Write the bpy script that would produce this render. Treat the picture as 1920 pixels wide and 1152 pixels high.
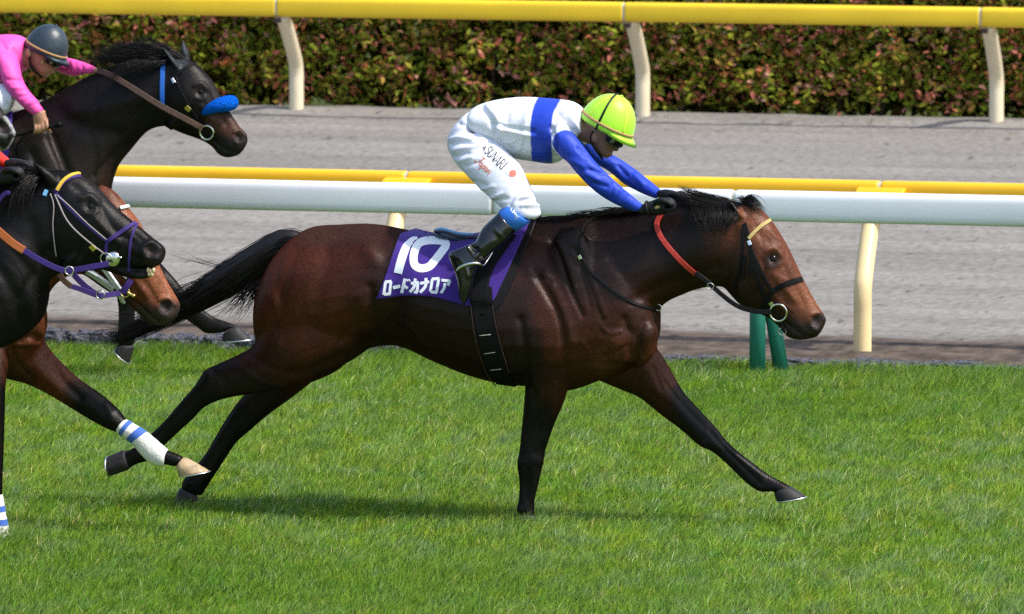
import bpy, bmesh, math, random
import numpy as np
from mathutils import Vector, Matrix
from mathutils.bvhtree import BVHTree

random.seed(7)
RNG = np.random.default_rng(11)
for o in list(bpy.data.objects):
    bpy.data.objects.remove(o)
scene = bpy.context.scene
COL = scene.collection

# ------------------------------------------------------------------ camera
FPX = 12600.0                       # focal length in pixels of the 1920 px wide frame
YAW, PITCH = math.radians(13.5), math.radians(6.02)
FWD = Vector((-math.sin(YAW) * math.cos(PITCH), math.cos(YAW) * math.cos(PITCH), -math.sin(PITCH)))
RIGHT = Vector((math.cos(YAW), math.sin(YAW), 0.0))
UP = RIGHT.cross(FWD)


def ray(px, py):
    return FWD + RIGHT * ((px - 960.0) / FPX) - UP * ((py - 576.0) / FPX)


_d = ray(985, 985)                  # the planted fore hoof stands on the ground, 30 m away, at Y = -0.13
CAM = Vector((-30.0 * _d.x, -0.13 - 30.0 * _d.y, -30.0 * _d.z))

cam_data = bpy.data.cameras.new("camera")
cam_data.sensor_width = 36.0
cam_data.lens = 36.0 * FPX / 1920.0
cam_data.clip_start = 0.5
cam_data.clip_end = 900.0
cam_data.dof.use_dof = True
cam_data.dof.focus_distance = 30.0
cam_data.dof.aperture_fstop = 8.0
cam = bpy.data.objects.new("camera", cam_data)
COL.objects.link(cam)
cam.matrix_world = Matrix.Translation(CAM) @ Matrix((RIGHT, UP, -FWD)).transposed().to_4x4()
scene.camera = cam

# ------------------------------------------------------------------ light
SUN_DIR = Vector((0.56, -0.10, 0.82)).normalized()      # towards the sun: high, ahead of the horses
world = bpy.data.worlds.new("World")
scene.world = world
world.use_nodes = True
wn = world.node_tree.nodes
bg = wn["Background"]
sky = wn.new("ShaderNodeTexSky")
sky.sky_type = 'NISHITA'
sky.sun_disc = False
sky.sun_elevation = math.asin(SUN_DIR.z)
sky.sun_rotation = math.atan2(SUN_DIR.x, SUN_DIR.y)
sky.air_density = 1.2
sky.dust_density = 2.5
world.node_tree.links.new(sky.outputs[0], bg.inputs[0])
bg.inputs[1].default_value = 0.15
sun_data = bpy.data.lights.new("sun", 'SUN')
sun_data.energy = 2.7
sun_data.angle = math.radians(1.5)
sun_data.color = (1.0, 0.95, 0.87)
sun = bpy.data.objects.new("sun", sun_data)
COL.objects.link(sun)
sun.rotation_euler = SUN_DIR.to_track_quat('Z', 'Y').to_euler()
scene.view_settings.view_transform = 'Standard'
scene.view_settings.look = 'None'
scene.view_settings.gamma = 1.0
scene.view_settings.exposure = 0.73
scene.view_settings.use_curve_mapping = False
scene.cycles.use_denoising = False      # keep the fine grain of hair and turf

# ------------------------------------------------------------------ helpers
CAMN = np.array(CAM); FN = np.array(FWD); RN = np.array(RIGHT); UN = np.array(UP)


def P(px, py, Y):
    """world point seen at pixel (px, py) in the vertical plane y = Y"""
    d = ray(px, py)
    return CAM + d * ((Y - CAM.y) / d.y)


def G(px, py, z=0.0):
    d = ray(px, py)
    return CAM + d * ((z - CAM.z) / d.z)


def project(v):
    r = v - CAMN
    dep = r @ FN
    return np.stack([960 + FPX * (r @ RN) / dep, 576 - FPX * (r @ UN) / dep], 1)


def ppm(p):                         # pixels per metre at a point
    return FPX / (np.array(p) - CAMN).dot(FN)


def cr(arr, sub):
    """Catmull-Rom resampling of an (n, k) array"""
    a = np.asarray(arr, float)
    n = len(a)
    if n < 3 or sub == 1:
        t = np.linspace(0, n - 1, (n - 1) * sub + 1)
        return np.stack([np.interp(t, range(n), a[:, k]) for k in range(a.shape[1])], 1)
    e = np.vstack([2 * a[0] - a[1], a, 2 * a[-1] - a[-2]])
    out = []
    for i in range(n - 1):
        p0, p1, p2, p3 = e[i], e[i + 1], e[i + 2], e[i + 3]
        for t in np.arange(sub) / sub:
            out.append(0.5 * (2 * p1 + (p2 - p0) * t + (2 * p0 - 5 * p1 + 4 * p2 - p3) * t * t + (3 * p1 - p0 - 3 * p2 + p3) * t ** 3))
    out.append(a[-1])
    return np.array(out)


def resample(pts, step):
    """smooth polyline with points about `step` apart (first two columns measure the distance)"""
    a = cr(pts, 12)
    d = np.r_[0, np.cumsum(np.linalg.norm(np.diff(a[:, :min(3, a.shape[1])], axis=0), axis=1))]
    n = max(2, int(round(d[-1] / step)) + 1)
    t = np.linspace(0, d[-1], n)
    return np.stack([np.interp(t, d, a[:, k]) for k in range(a.shape[1])], 1)


class MB:
    """collects vertices and faces"""
    def __init__(s):
        s.v, s.f = [], []

    def add(s, v, f):
        b = len(s.v)
        s.v += [tuple(map(float, p)) for p in v]
        s.f += [tuple(i + b for i in q) for q in f]
        return s

    def rings(s, R, close=True):
        n, k = len(R), len(R[0])
        v = [p for r in R for p in r]
        f = [(i * k + j, i * k + (j + 1) % k, (i + 1) * k + (j + 1) % k, (i + 1) * k + j) for i in range(n - 1) for j in range(k)]
        if close:
            c0, c1 = np.mean(R[0], 0), np.mean(R[-1], 0)
            b = len(v); v += [c0, c1]
            f += [(b, (j + 1) % k, j) for j in range(k)]
            f += [(b + 1, (n - 1) * k + j, (n - 1) * k + (j + 1) % k) for j in range(k)]
        return s.add(v, f)

    def loft(s, st, Y0, n=28, sub=5):
        """stations (top px, bottom px, half width m, lateral offset m, egg); egg > 0 narrows the top"""
        S = [tuple(q) + (0.0, 0.0)[len(q) - 5:] if len(q) < 7 else tuple(q) for q in st]
        rows = []
        for tx, ty, bx, by, w, off, egg in S:
            a, b = np.array(P(tx, ty, Y0 + off)), np.array(P(bx, by, Y0 + off))
            rows.append(np.r_[(a + b) / 2, (a - b) / 2, w, egg])
        rows = cr(rows, sub)
        R = []
        th = np.linspace(0, 2 * math.pi, n, endpoint=False)
        for r in rows:
            c, h, w, egg = r[:3], r[3:6], max(r[6], 0.002), r[7]
            cs, sn = np.cos(th), np.sin(th)
            ring = c + np.outer(cs, h) + np.outer(sn * w * (1 - egg * cs), np.array([0, 1.0, 0]))
            R.append(ring)
        return s.rings(R)

    def tube(s, pts, rad, n=10, sub=1, flat=1.0, nrm=None, close=True):
        p = np.asarray(pts, float)
        r = np.asarray(rad, float) * np.ones(len(p))
        if sub > 1:
            q = cr(np.c_[p, r], sub); p, r = q[:, :3], np.maximum(q[:, 3], 1e-4)
        t = np.gradient(p, axis=0)
        t /= np.linalg.norm(t, axis=1)[:, None] + 1e-12
        u = np.array([0.31, -0.9, 0.2]) if nrm is None else np.asarray(nrm, float)
        R = []
        th = np.linspace(0, 2 * math.pi, n, endpoint=False)
        for i in range(len(p)):
            uu = u[i] if u.ndim == 2 else u
            a = uu - t[i] * uu.dot(t[i]); a /= np.linalg.norm(a) + 1e-12
            b = np.cross(t[i], a)
            R.append(p[i] + r[i] * (np.outer(np.cos(th) * flat, a) + np.outer(np.sin(th), b)))
        return s.rings(R, close)

    def box(s, lo, hi):
        x0, y0, z0 = lo; x1, y1, z1 = hi
        return s.add([(x0, y0, z0), (x1, y0, z0), (x1, y1, z0), (x0, y1, z0), (x0, y0, z1), (x1, y0, z1), (x1, y1, z1), (x0, y1, z1)],
                     [(0, 3, 2, 1), (4, 5, 6, 7), (0, 1, 5, 4), (1, 2, 6, 5), (2, 3, 7, 6), (3, 0, 4, 7)])

    def ball(s, c, r, n=14, m=9, axes=None):
        A = np.eye(3) if axes is None else np.asarray(axes, float)
        r = np.asarray(r, float) * np.ones(3)
        R = []
        for i in range(1, m):
            ph = math.pi * i / m
            R.append([np.asarray(c) + A.T @ (r * np.array([math.sin(ph) * math.cos(t), math.sin(ph) * math.sin(t), math.cos(ph)]))
                      for t in np.linspace(0, 2 * math.pi, n, endpoint=False)])
        b = len(s.v)
        s.rings(R, True)
        s.v[-2] = tuple(np.asarray(c) + A.T @ (r * np.array([0, 0, 1.0])))
        s.v[-1] = tuple(np.asarray(c) - A.T @ (r * np.array([0, 0, 1.0])))
        return s

    def build(s, name, mat, parent=None, smooth=True):
        me = bpy.data.meshes.new(name)
        me.from_pydata(s.v, [], s.f)
        return finish(me, name, mat, parent, smooth)


def finish(me, name, mat, parent=None, smooth=True, fix=True):
    if fix:
        bm = bmesh.new(); bm.from_mesh(me)
        bmesh.ops.recalc_face_normals(bm, faces=bm.faces)
        bm.to_mesh(me); bm.free()
    if smooth:
        me.polygons.foreach_set("use_smooth", np.ones(len(me.polygons), bool))
    me.materials.append(mat)
    o = bpy.data.objects.new(name, me)
    COL.objects.link(o)
    adopt(o, parent)
    return o


def adopt(o, parent):
    if parent is not None:
        o.parent = parent
        loc = parent.location if parent.type == 'EMPTY' else Vector((0, 0, 0))      # mesh parts sit at the world origin
        o.matrix_parent_inverse = Matrix.Translation(-loc)


def tag(o, label=None, cat=None, group=None, kind=None):
    for k, v in (("label", label), ("category", cat), ("group", group), ("kind", kind)):
        if v:
            o[k] = v
    return o


def empty(name, loc, label, cat, group=None):
    o = bpy.data.objects.new(name, None)
    o.location = loc
    o.empty_display_size = 0.1
    COL.objects.link(o)
    return tag(o, label, cat, group)


def bvh_of(o):
    me = o.data
    return BVHTree.FromPolygons([v.co[:] for v in me.vertices], [p.vertices[:] for p in me.polygons])


def hit(bvh, px, py):
    """point and outward normal where the line of sight through a pixel meets a surface"""
    d = ray(px, py).normalized()
    loc, nor, _, dist = bvh.ray_cast(CAM, d)
    if loc is None:
        return None
    if nor.dot(d) > 0:
        nor = -nor
    return np.array(loc), np.array(nor)


# ------------------------------------------------------------------ materials
def mat(name, color, rough=0.6, spec=0.5, metal=0.0, bump=0.0, bscale=60.0, vary=0.0, vscale=8.0, attr=None, coat=0.0, sheen=0.0, trans=0.0, stretch=(1, 1, 1), bdist=0.01, detail=4.0, upn=0.0, rvar=0.0, gloss=0.0):
    m = bpy.data.materials.new(name)
    m.use_nodes = True
    nt = m.node_tree; N = nt.nodes; L = nt.links
    b = N["Principled BSDF"]
    b.inputs["Roughness"].default_value = rough
    b.inputs["Specular IOR Level"].default_value = spec
    b.inputs["Metallic"].default_value = metal
    b.inputs["Coat Weight"].default_value = coat
    b.inputs["Coat Roughness"].default_value = 0.08
    b.inputs["Sheen Weight"].default_value = sheen
    src = None
    if attr:
        a = N.new("ShaderNodeAttribute"); a.attribute_name = attr
        src = a.outputs["Color"]
    tc = N.new("ShaderNodeTexCoord"); mp = N.new("ShaderNodeMapping")
    mp.inputs["Scale"].default_value = stretch
    L.new(tc.outputs["Object"], mp.inputs["Vector"])
    if vary > 0:
        nz = N.new("ShaderNodeTexNoise"); nz.inputs["Scale"].default_value = vscale; nz.inputs["Detail"].default_value = detail
        L.new(mp.outputs[0], nz.inputs["Vector"])
        mr = N.new("ShaderNodeMapRange")
        mr.inputs["From Min"].default_value = 0.25; mr.inputs["From Max"].default_value = 0.75
        mr.inputs["To Min"].default_value = 1 - vary; mr.inputs["To Max"].default_value = 1 + vary
        L.new(nz.outputs["Fac"], mr.inputs["Value"])
        mx = N.new("ShaderNodeMix"); mx.data_type = 'RGBA'; mx.blend_type = 'MULTIPLY'; mx.inputs["Factor"].default_value = 1.0
        if src:
            L.new(src, mx.inputs["A"])
        else:
            mx.inputs["A"].default_value = (*color, 1)
        L.new(mr.outputs[0], mx.inputs["B"])
        src = mx.outputs["Result"]
    if src:
        L.new(src, b.inputs["Base Color"])
    else:
        b.inputs["Base Color"].default_value = (*color, 1)
    if bump > 0:
        nb = N.new("ShaderNodeTexNoise"); nb.inputs["Scale"].default_value = bscale; nb.inputs["Detail"].default_value = 5.0
        L.new(mp.outputs[0], nb.inputs["Vector"])
        bp = N.new("ShaderNodeBump"); bp.inputs["Strength"].default_value = bump; bp.inputs["Distance"].default_value = bdist
        L.new(nb.outputs["Fac"], bp.inputs["Height"]); L.new(bp.outputs[0], b.inputs["Normal"])
    if rvar > 0:
        nv = N.new("ShaderNodeTexNoise"); nv.inputs["Scale"].default_value = 16.0; nv.inputs["Detail"].default_value = 6.0
        L.new(mp.outputs[0], nv.inputs["Vector"])
        rr_ = N.new("ShaderNodeMapRange"); rr_.inputs["From Min"].default_value = 0.3; rr_.inputs["From Max"].default_value = 0.7
        rr_.inputs["To Min"].default_value = rough - rvar; rr_.inputs["To Max"].default_value = rough + rvar
        L.new(nv.outputs["Fac"], rr_.inputs["Value"]); L.new(rr_.outputs[0], b.inputs["Roughness"])
    if gloss > 0:                   # short hair: an even sheen without a bright grazing rim
        gl = N.new("ShaderNodeBsdfGlossy"); gl.inputs["Roughness"].default_value = rough
        gl.inputs["Color"].default_value = (1.0, 0.97, 0.94, 1)
        if bump > 0:
            L.new(bp.outputs[0], gl.inputs["Normal"])
        if rvar > 0:
            L.new(rr_.outputs[0], gl.inputs["Roughness"])
        mg = N.new("ShaderNodeMixShader"); mg.inputs[0].default_value = gloss
        L.new(b.outputs[0], mg.inputs[1]); L.new(gl.outputs[0], mg.inputs[2])
        L.new(mg.outputs[0], N["Material Output"].inputs[0])
    if upn > 0:                     # blades lie every way: shade them half as a lawn
        ge = N.new("ShaderNodeNewGeometry"); vm = N.new("ShaderNodeMix"); vm.data_type = 'VECTOR'
        vm.inputs["Factor"].default_value = upn; vm.inputs[5].default_value = (0, 0, 1)
        L.new(ge.outputs["Normal"], vm.inputs[4]); L.new(vm.outputs[1], b.inputs["Normal"])
    if trans > 0:
        t = N.new("ShaderNodeBsdfTranslucent"); ms = N.new("ShaderNodeMixShader"); ms.inputs[0].default_value = trans
        if src:
            L.new(src, t.inputs[0])
        else:
            t.inputs[0].default_value = (*color, 1)
        L.new(b.outputs[0], ms.inputs[1]); L.new(t.outputs[0], ms.inputs[2])
        L.new(ms.outputs[0], N["Material Output"].inputs[0])
    return m


M = dict(
    coat=mat("horse coat", (0.05, 0.02, 0.01), rough=0.27, spec=0.0, gloss=0.0165, rvar=0.08, bump=0.50, bscale=170, vary=0.50, vscale=75, attr="coat", bdist=0.004, stretch=(1, 1, 1.7), detail=7.0),
    black_coat=mat("black horse coat", (0.01, 0.01, 0.01), rough=0.30, spec=0.0, gloss=0.0135, rvar=0.08, bump=0.50, bscale=170, vary=0.50, vscale=75, attr="coat", bdist=0.004, stretch=(1, 1, 1.7), detail=7.0),
    hair=mat("horse hair", (0.008, 0.007, 0.007), rough=0.40, spec=0.0, gloss=0.03, vary=0.4, vscale=60),
    hoof=mat("dark hoof horn", (0.020, 0.019, 0.020), spec=0.25, rough=0.55, vary=0.4, vscale=40, bump=0.2, bscale=80),
    hoof_pale=mat("pale hoof horn", (0.42, 0.30, 0.17), rough=0.5, vary=0.45, vscale=25, bump=0.2, bscale=80),
    shoe=mat("aluminium shoe", (0.7, 0.7, 0.72), rough=0.3, metal=1.0),
    steel=mat("steel", (0.75, 0.74, 0.72), rough=0.22, metal=1.0),
    brass=mat("brass", (0.8, 0.6, 0.25), rough=0.3, metal=1.0),
    eye=mat("eye", (0.005, 0.0035, 0.003), rough=0.12, spec=0.0, gloss=0.02),
    nostril=mat("nostril lining", (0.02, 0.008, 0.007), rough=0.7),
    leather=mat("black leather", (0.006, 0.006, 0.007), rough=0.45, spec=0.0, gloss=0.010, bump=0.15, bscale=150),
    brown_leather=mat("brown leather rein", (0.075, 0.038, 0.024), rough=0.6, bump=0.3, bscale=150, vary=0.3, vscale=30),
    red=mat("red rubber rein", (0.42, 0.025, 0.015), rough=0.5, bump=0.4, bscale=250),
    orange=mat("orange rubber rein", (0.40, 0.10, 0.022), rough=0.5, bump=0.3, bscale=250),
    purple_strap=mat("purple nylon strap", (0.042, 0.022, 0.150), spec=0.2, rough=0.6, bump=0.3, bscale=300, vary=0.15, vscale=60),
    string=mat("pale cord", (0.32, 0.27, 0.27), rough=0.7),
    white_strap=mat("white padded strap", (0.62, 0.66, 0.68), rough=0.55, vary=0.15, vscale=40),
    blue_strap=mat("blue strap", (0.010, 0.12, 0.52), rough=0.6),
    fleece=mat("blue fleece", (0.008, 0.15, 0.80), rough=0.95, spec=0.0, bump=1.0, bscale=170, bdist=0.03, vary=0.4, vscale=120),
    gold=mat("gold band", (0.52, 0.38, 0.13), rough=0.5, bump=0.6, bscale=300),
    yellow_band=mat("yellow band", (0.68, 0.42, 0.03), rough=0.5),
    cloth=mat("purple saddle cloth", (0.046, 0.017, 0.215), rough=0.8, spec=0.2, bump=0.35, bscale=350, vary=0.18, vscale=14, sheen=0.15),
    print_white=mat("white print", (0.74, 0.79, 0.84), rough=0.6),
    navy=mat("navy saddle leather", (0.012, 0.018, 0.04), rough=0.4),
    sky_blue=mat("pale blue trim", (0.17, 0.42, 0.72), rough=0.5),
    jersey=mat("jersey", (0.8, 0.8, 0.8), rough=0.55, spec=0.35, attr="coat", bump=0.35, bscale=26, bdist=0.012, stretch=(1, 1.5, 1)),
    breeches=mat("white breeches", (0.66, 0.68, 0.79), rough=0.5, spec=0.4, bump=0.3, bscale=22, bdist=0.012, stretch=(0.7, 1, 1.6)),
    boot=mat("patent boot", (0.005, 0.006, 0.008), rough=0.18, spec=0.5, coat=0.35, bump=0.12, bscale=30, bdist=0.01),
    boot_band=mat("blue boot band", (0.022, 0.15, 0.60), rough=0.6, bump=0.2, bscale=300),
    helmet=mat("lime helmet cover", (0.40, 0.80, 0.035), rough=0.42, spec=0.4, bump=0.12, bscale=30, sheen=0.2, bdist=0.01),
    helmet_seam=mat("yellow seam", (0.62, 0.85, 0.06), rough=0.5),
    tan_band=mat("tan elastic", (0.42, 0.24, 0.10), rough=0.7),
    helmet_dark=mat("dark slate helmet cover", (0.022, 0.036, 0.050), rough=0.42, bump=0.25, bscale=40, bdist=0.01),
    black_rubber=mat("black strap", (0.008, 0.008, 0.008), rough=0.5, spec=0.25),
    skin=mat("skin", (0.40, 0.21, 0.13), rough=0.5, attr="coat", bump=0.1, bscale=200),
    glove=mat("black glove", (0.009, 0.009, 0.010), spec=0.25, rough=0.55, bump=0.3, bscale=80),
    lens=mat("goggle lens", (0.10, 0.12, 0.03), rough=0.06, spec=0.8, coat=1.0),
    text_black=mat("black print", (0.02, 0.02, 0.022), rough=0.6),
    text_orange=mat("orange print", (0.62, 0.17, 0.06), rough=0.6),
    flag_red=mat("red print", (0.68, 0.11, 0.07), rough=0.6),
    flag_white=mat("flag cloth", (0.80, 0.76, 0.74), rough=0.6),
    bandage=mat("white bandage", (0.74, 0.73, 0.69), rough=0.85, bump=0.6, bscale=90, vary=0.12, vscale=18),
    mud=mat("mud stain", (0.20, 0.13, 0.08), rough=0.9),
    bandage_blue=mat("blue bandage stripe", (0.045, 0.13, 0.48), rough=0.85),
    teeth=mat("teeth", (0.60, 0.48, 0.27), rough=0.45),
    white_rail=mat("white rail plastic", (0.76, 0.77, 0.84), rough=0.38, vary=0.07, vscale=1.6, detail=8.0),
    yellow_rail=mat("yellow rail plastic", (0.80, 0.43, 0.004), rough=0.45, vary=0.10, vscale=2.2, detail=9.0),
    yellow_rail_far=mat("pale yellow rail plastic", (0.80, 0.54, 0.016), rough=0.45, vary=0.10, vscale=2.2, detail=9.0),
    joint=mat("rail joint", (0.45, 0.43, 0.36), rough=0.6),
    post_cream=mat("cream post", (0.80, 0.62, 0.33), rough=0.45, vary=0.06, vscale=5),
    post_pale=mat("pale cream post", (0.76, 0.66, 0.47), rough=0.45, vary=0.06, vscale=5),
    post_green=mat("green post", (0.010, 0.15, 0.105), rough=0.45, vary=0.12, vscale=10),
    clip=mat("dark clip", (0.03, 0.012, 0.01), rough=0.6),
    stem=mat("hedge stem", (0.05, 0.035, 0.025), rough=0.9, vary=0.3),
    leaf=mat("hedge leaf", (0.05, 0.08, 0.02), rough=0.7, spec=0.0, attr="coat", trans=0.30),
    grass=mat("grass blade", (0.06, 0.16, 0.02), rough=0.6, spec=0.0, attr="coat", trans=0.35, upn=0.62),
    stone=mat("kerb stone", (0.085, 0.085, 0.105), rough=0.9, spec=0.2, vary=0.95, vscale=45, bump=1.0, bscale=40, bdist=0.03, detail=8.0),
)

# ------------------------------------------------------------------ the setting
def fnoise(x, y, seed, scale):
    """cheap smooth value noise"""
    r = np.random.default_rng(seed)
    T = r.random((64, 64))
    u, v = x / scale, y / scale
    i, j = np.floor(u).astype(int), np.floor(v).astype(int)
    f, g = u - i, v - j
    f = f * f * (3 - 2 * f); g = g * g * (3 - 2 * g)
    a, b, c, d = T[i % 64, j % 64], T[(i + 1) % 64, j % 64], T[i % 64, (j + 1) % 64], T[(i + 1) % 64, (j + 1) % 64]
    return (a * (1 - f) + b * f) * (1 - g) + (c * (1 - f) + d * f) * g


def sheet(name, x0, x1, y0, y1, nx, ny, zf, material, kind='structure'):
    xs, ys = np.linspace(x0, x1, nx), np.linspace(y0, y1, ny)
    X, Yg = np.meshgrid(xs, ys)
    V = np.stack([X.ravel(), Yg.ravel(), zf(X.ravel(), Yg.ravel())], 1)
    i = (np.arange(ny - 1)[:, None] * nx + np.arange(nx - 1)).ravel()
    F = np.stack([i, i + 1, i + 1 + nx, i + nx], 1)
    me = np_mesh(name, V, F)
    o = finish(me, name, material, None, True, False)
    return tag(o, kind=kind)


def np_mesh(name, V, F, col=None):
    me = bpy.data.meshes.new(name)
    n, k = F.shape
    me.vertices.add(len(V)); me.vertices.foreach_set("co", np.ascontiguousarray(V, np.float32).ravel())
    me.loops.add(n * k); me.loops.foreach_set("vertex_index", np.ascontiguousarray(F, np.int32).ravel())
    me.polygons.add(n); me.polygons.foreach_set("loop_start", np.arange(0, n * k, k, dtype=np.int32))
    me.update(calc_edges=True)
    if col is not None:
        set_col(me, col)
    return me


def set_col(me, col):
    a = me.attributes.new("coat", 'FLOAT_COLOR', 'POINT')
    c = np.ones((len(col), 4), np.float32); c[:, :3] = col
    a.data.foreach_set("color", c.ravel())


Y_EDGE = G(1200, 684).y             # where the turf ends
Y_FAR = (G(556, 215).y + G(1205, 228).y + G(1868, 239).y) / 3
X0, X1 = -6.5, 6.5

# far ground, reaching the horizon
m_ground = mat("infield ground", (0.06, 0.075, 0.03), spec=0.0, rough=0.95, vary=0.3, vscale=0.5)
sheet("ground", -400, 400, -300, 500, 3, 3, lambda x, y: 0 * x - 0.06, m_ground)

# turf soil under the grass
m_soil = mat("turf soil", (0.105, 0.170, 0.032), spec=0.0, rough=0.95, vary=0.35, vscale=3, bump=0.4, bscale=40)
sheet("turf", -40, 40, -60, Y_EDGE + 0.02, 40, 40, lambda x, y: 0 * x - 0.004, m_soil)

# the sand track behind the rails
m_sand = bpy.data.materials.new("track sand")
m_sand.use_nodes = True
_n, _l = m_sand.node_tree.nodes, m_sand.node_tree.links
_b = _n["Principled BSDF"]; _b.inputs["Roughness"].default_value = 0.95; _b.inputs["Specular IOR Level"].default_value = 0.15
_g = _n.new("ShaderNodeNewGeometry")
_sep = _n.new("ShaderNodeSeparateXYZ"); _l.new(_g.outputs["Position"], _sep.inputs[0])


def _noise(scale, stretch, detail=5.0):
    mp = _n.new("ShaderNodeMapping"); mp.inputs["Scale"].default_value = stretch
    _l.new(_g.outputs["Position"], mp.inputs["Vector"])
    nz = _n.new("ShaderNodeTexNoise"); nz.inputs["Scale"].default_value = scale; nz.inputs["Detail"].default_value = detail
    _l.new(mp.outputs[0], nz.inputs["Vector"])
    return nz.outputs["Fac"]


def _ramp(src, a, b, ca, cb):
    r = _n.new("ShaderNodeValToRGB"); r.color_ramp.elements[0].position = a; r.color_ramp.elements[1].position = b
    r.color_ramp.elements[0].color = (*ca, 1); r.color_ramp.elements[1].color = (*cb, 1)
    _l.new(src, r.inputs[0]); return r.outputs[0]


def _mul(a, b, f=1.0):
    x = _n.new("ShaderNodeMix"); x.data_type = 'RGBA'; x.blend_type = 'MULTIPLY'; x.inputs["Factor"].default_value = f
    _l.new(a, x.inputs["A"]); _l.new(b, x.inputs["B"]); return x.outputs["Result"]


streak = _ramp(_noise(1.1, (0.22, 1.7, 1)), 0.36, 0.64, (0.78, 0.775, 0.77), (1, 1, 1))
base = _ramp(_noise(0.7, (0.5, 1, 1)), 0.3, 0.7, (0.228, 0.213, 0.193), (0.272, 0.256, 0.235))
fine = _ramp(_noise(38, (0.5, 0.32, 1), 7.0), 0.30, 0.62, (0.72, 0.71, 0.70), (1.04, 1.04, 1.04))
specks = _ramp(_noise(15, (0.8, 0.22, 1), 8.0), 0.30, 0.38, (0.55, 0.53, 0.51), (1, 1, 1))
col = _mul(_mul(_mul(base, streak), fine), specks)
# the strip by the turf is bare dark soil
_ad = _n.new("ShaderNodeMath"); _ad.operation = 'MULTIPLY_ADD'; _ad.inputs[1].default_value = 1.1; _ad.inputs[2].default_value = 0.0
_l.new(_noise(1.6, (0.8, 1.5, 1), 6.0), _ad.inputs[0])
_sb = _n.new("ShaderNodeMath"); _sb.operation = 'SUBTRACT'; _l.new(_sep.outputs["Y"], _sb.inputs[0]); _l.new(_ad.outputs[0], _sb.inputs[1])
_mr = _n.new("ShaderNodeMapRange"); _mr.inputs["From Min"].default_value = Y_EDGE + 0.95; _mr.inputs["From Max"].default_value = Y_EDGE + 1.25
_l.new(_sb.outputs[0], _mr.inputs["Value"])
soilc = _ramp(_noise(9, (1, 0.5, 1), 8.0), 0.35, 0.65, (0.055, 0.040, 0.031), (0.125, 0.096, 0.076))
_mx = _n.new("ShaderNodeMix"); _mx.data_type = 'RGBA'
_l.new(_mr.outputs[0], _mx.inputs["Factor"]); _l.new(soilc, _mx.inputs["A"]); _l.new(col, _mx.inputs["B"])
_l.new(_mx.outputs["Result"], _b.inputs["Base Color"])
_bp = _n.new("ShaderNodeBump"); _bp.inputs["Strength"].default_value = 0.55; _bp.inputs["Distance"].default_value = 0.02
_l.new(_noise(16, (1, 0.7, 1), 8.0), _bp.inputs["Height"]); _l.new(_bp.outputs[0], _b.inputs["Normal"])


def sand_z(x, y):
    z = 0.012 * (fnoise(x * 0.3, y * 1.2, 3, 0.5) - 0.5) + 0.008 * (fnoise(x * .6, y, 4, 0.12) - 0.5)
    z += 0.006 * np.sin(y * 11 + 2.5 * fnoise(x, y, 5, 1.2))
    berm = np.exp(-((y - Y_FAR - 0.15) / 0.5) ** 2)
    z += berm * (0.04 + 0.035 * (fnoise(x, y * 0.4, 6, 0.35) - 0.4))
    z += np.exp(-((y - Y_EDGE - 0.5) / 0.4) ** 2) * 0.05 * (fnoise(x, y, 8, 0.3) - 0.2)
    z -= np.clip((Y_EDGE + 0.15 - y) / 0.15, 0, 1) * 0.05
    return z


sheet("sand_track", X0 - 6.5, X1 + 1, Y_EDGE - 0.02, Y_FAR + 0.95, 300, 400, sand_z, m_sand)

# ------------------------------------------------------------------ rails
def ry(x, cx):                      # superellipse profile of a rail, x in radians
    return np.sign(np.cos(x)) * abs(np.cos(x)) ** (2 / cx), np.sign(np.sin(x)) * abs(np.sin(x)) ** (2 / cx)


def rail_section(name, xa, xb, Y, zc, h, d, material, parent, power=4.2):
    R = []
    th = np.linspace(0, 2 * math.pi, 32, endpoint=False)
    prof = [ry(t, power) for t in th]
    for x, k in ((xa, 0.90), (xa + 0.006, 0.985), (xa + 0.02, 1), (xb - 0.02, 1), (xb - 0.006, 0.985), (xb, 0.90)):
        R.append([(x, Y + d / 2 * k * c, zc + h / 2 * k * s) for c, s in prof])
    o = MB().rings(R).build(name, material, parent)
    return o


def gooseneck(base, top, r, material, parent, name="post"):
    b, t = np.array(base), np.array(top)
    zz = t[2]
    pts = [(b[0], b[1], -0.05), (b[0], b[1], 0.25 * zz), (b[0], b[1], 0.42 * zz),
           (b[0], b[1] + 0.12 * (t[1] - b[1]), 0.55 * zz), (b[0], b[1] + 0.62 * (t[1] - b[1]), 0.84 * zz), (t[0], t[1], zz)]
    return MB().tube(pts, r, 20, 6, nrm=(1, 0, 0)).build(name, material, parent)


def sections(breaks, name, Y, zc, h, d, material, parent):
    for a, b in zip(breaks[:-1], breaks[1:]):
        rail_section(name, a + 0.006, b - 0.006, Y, zc, h, d, material, parent)
    for a in breaks[1:-1]:
        rail_section("joint_sleeve", a - 0.05, a + 0.05, Y, zc, h * 0.93, d * 0.93, M['joint'], parent)


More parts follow.
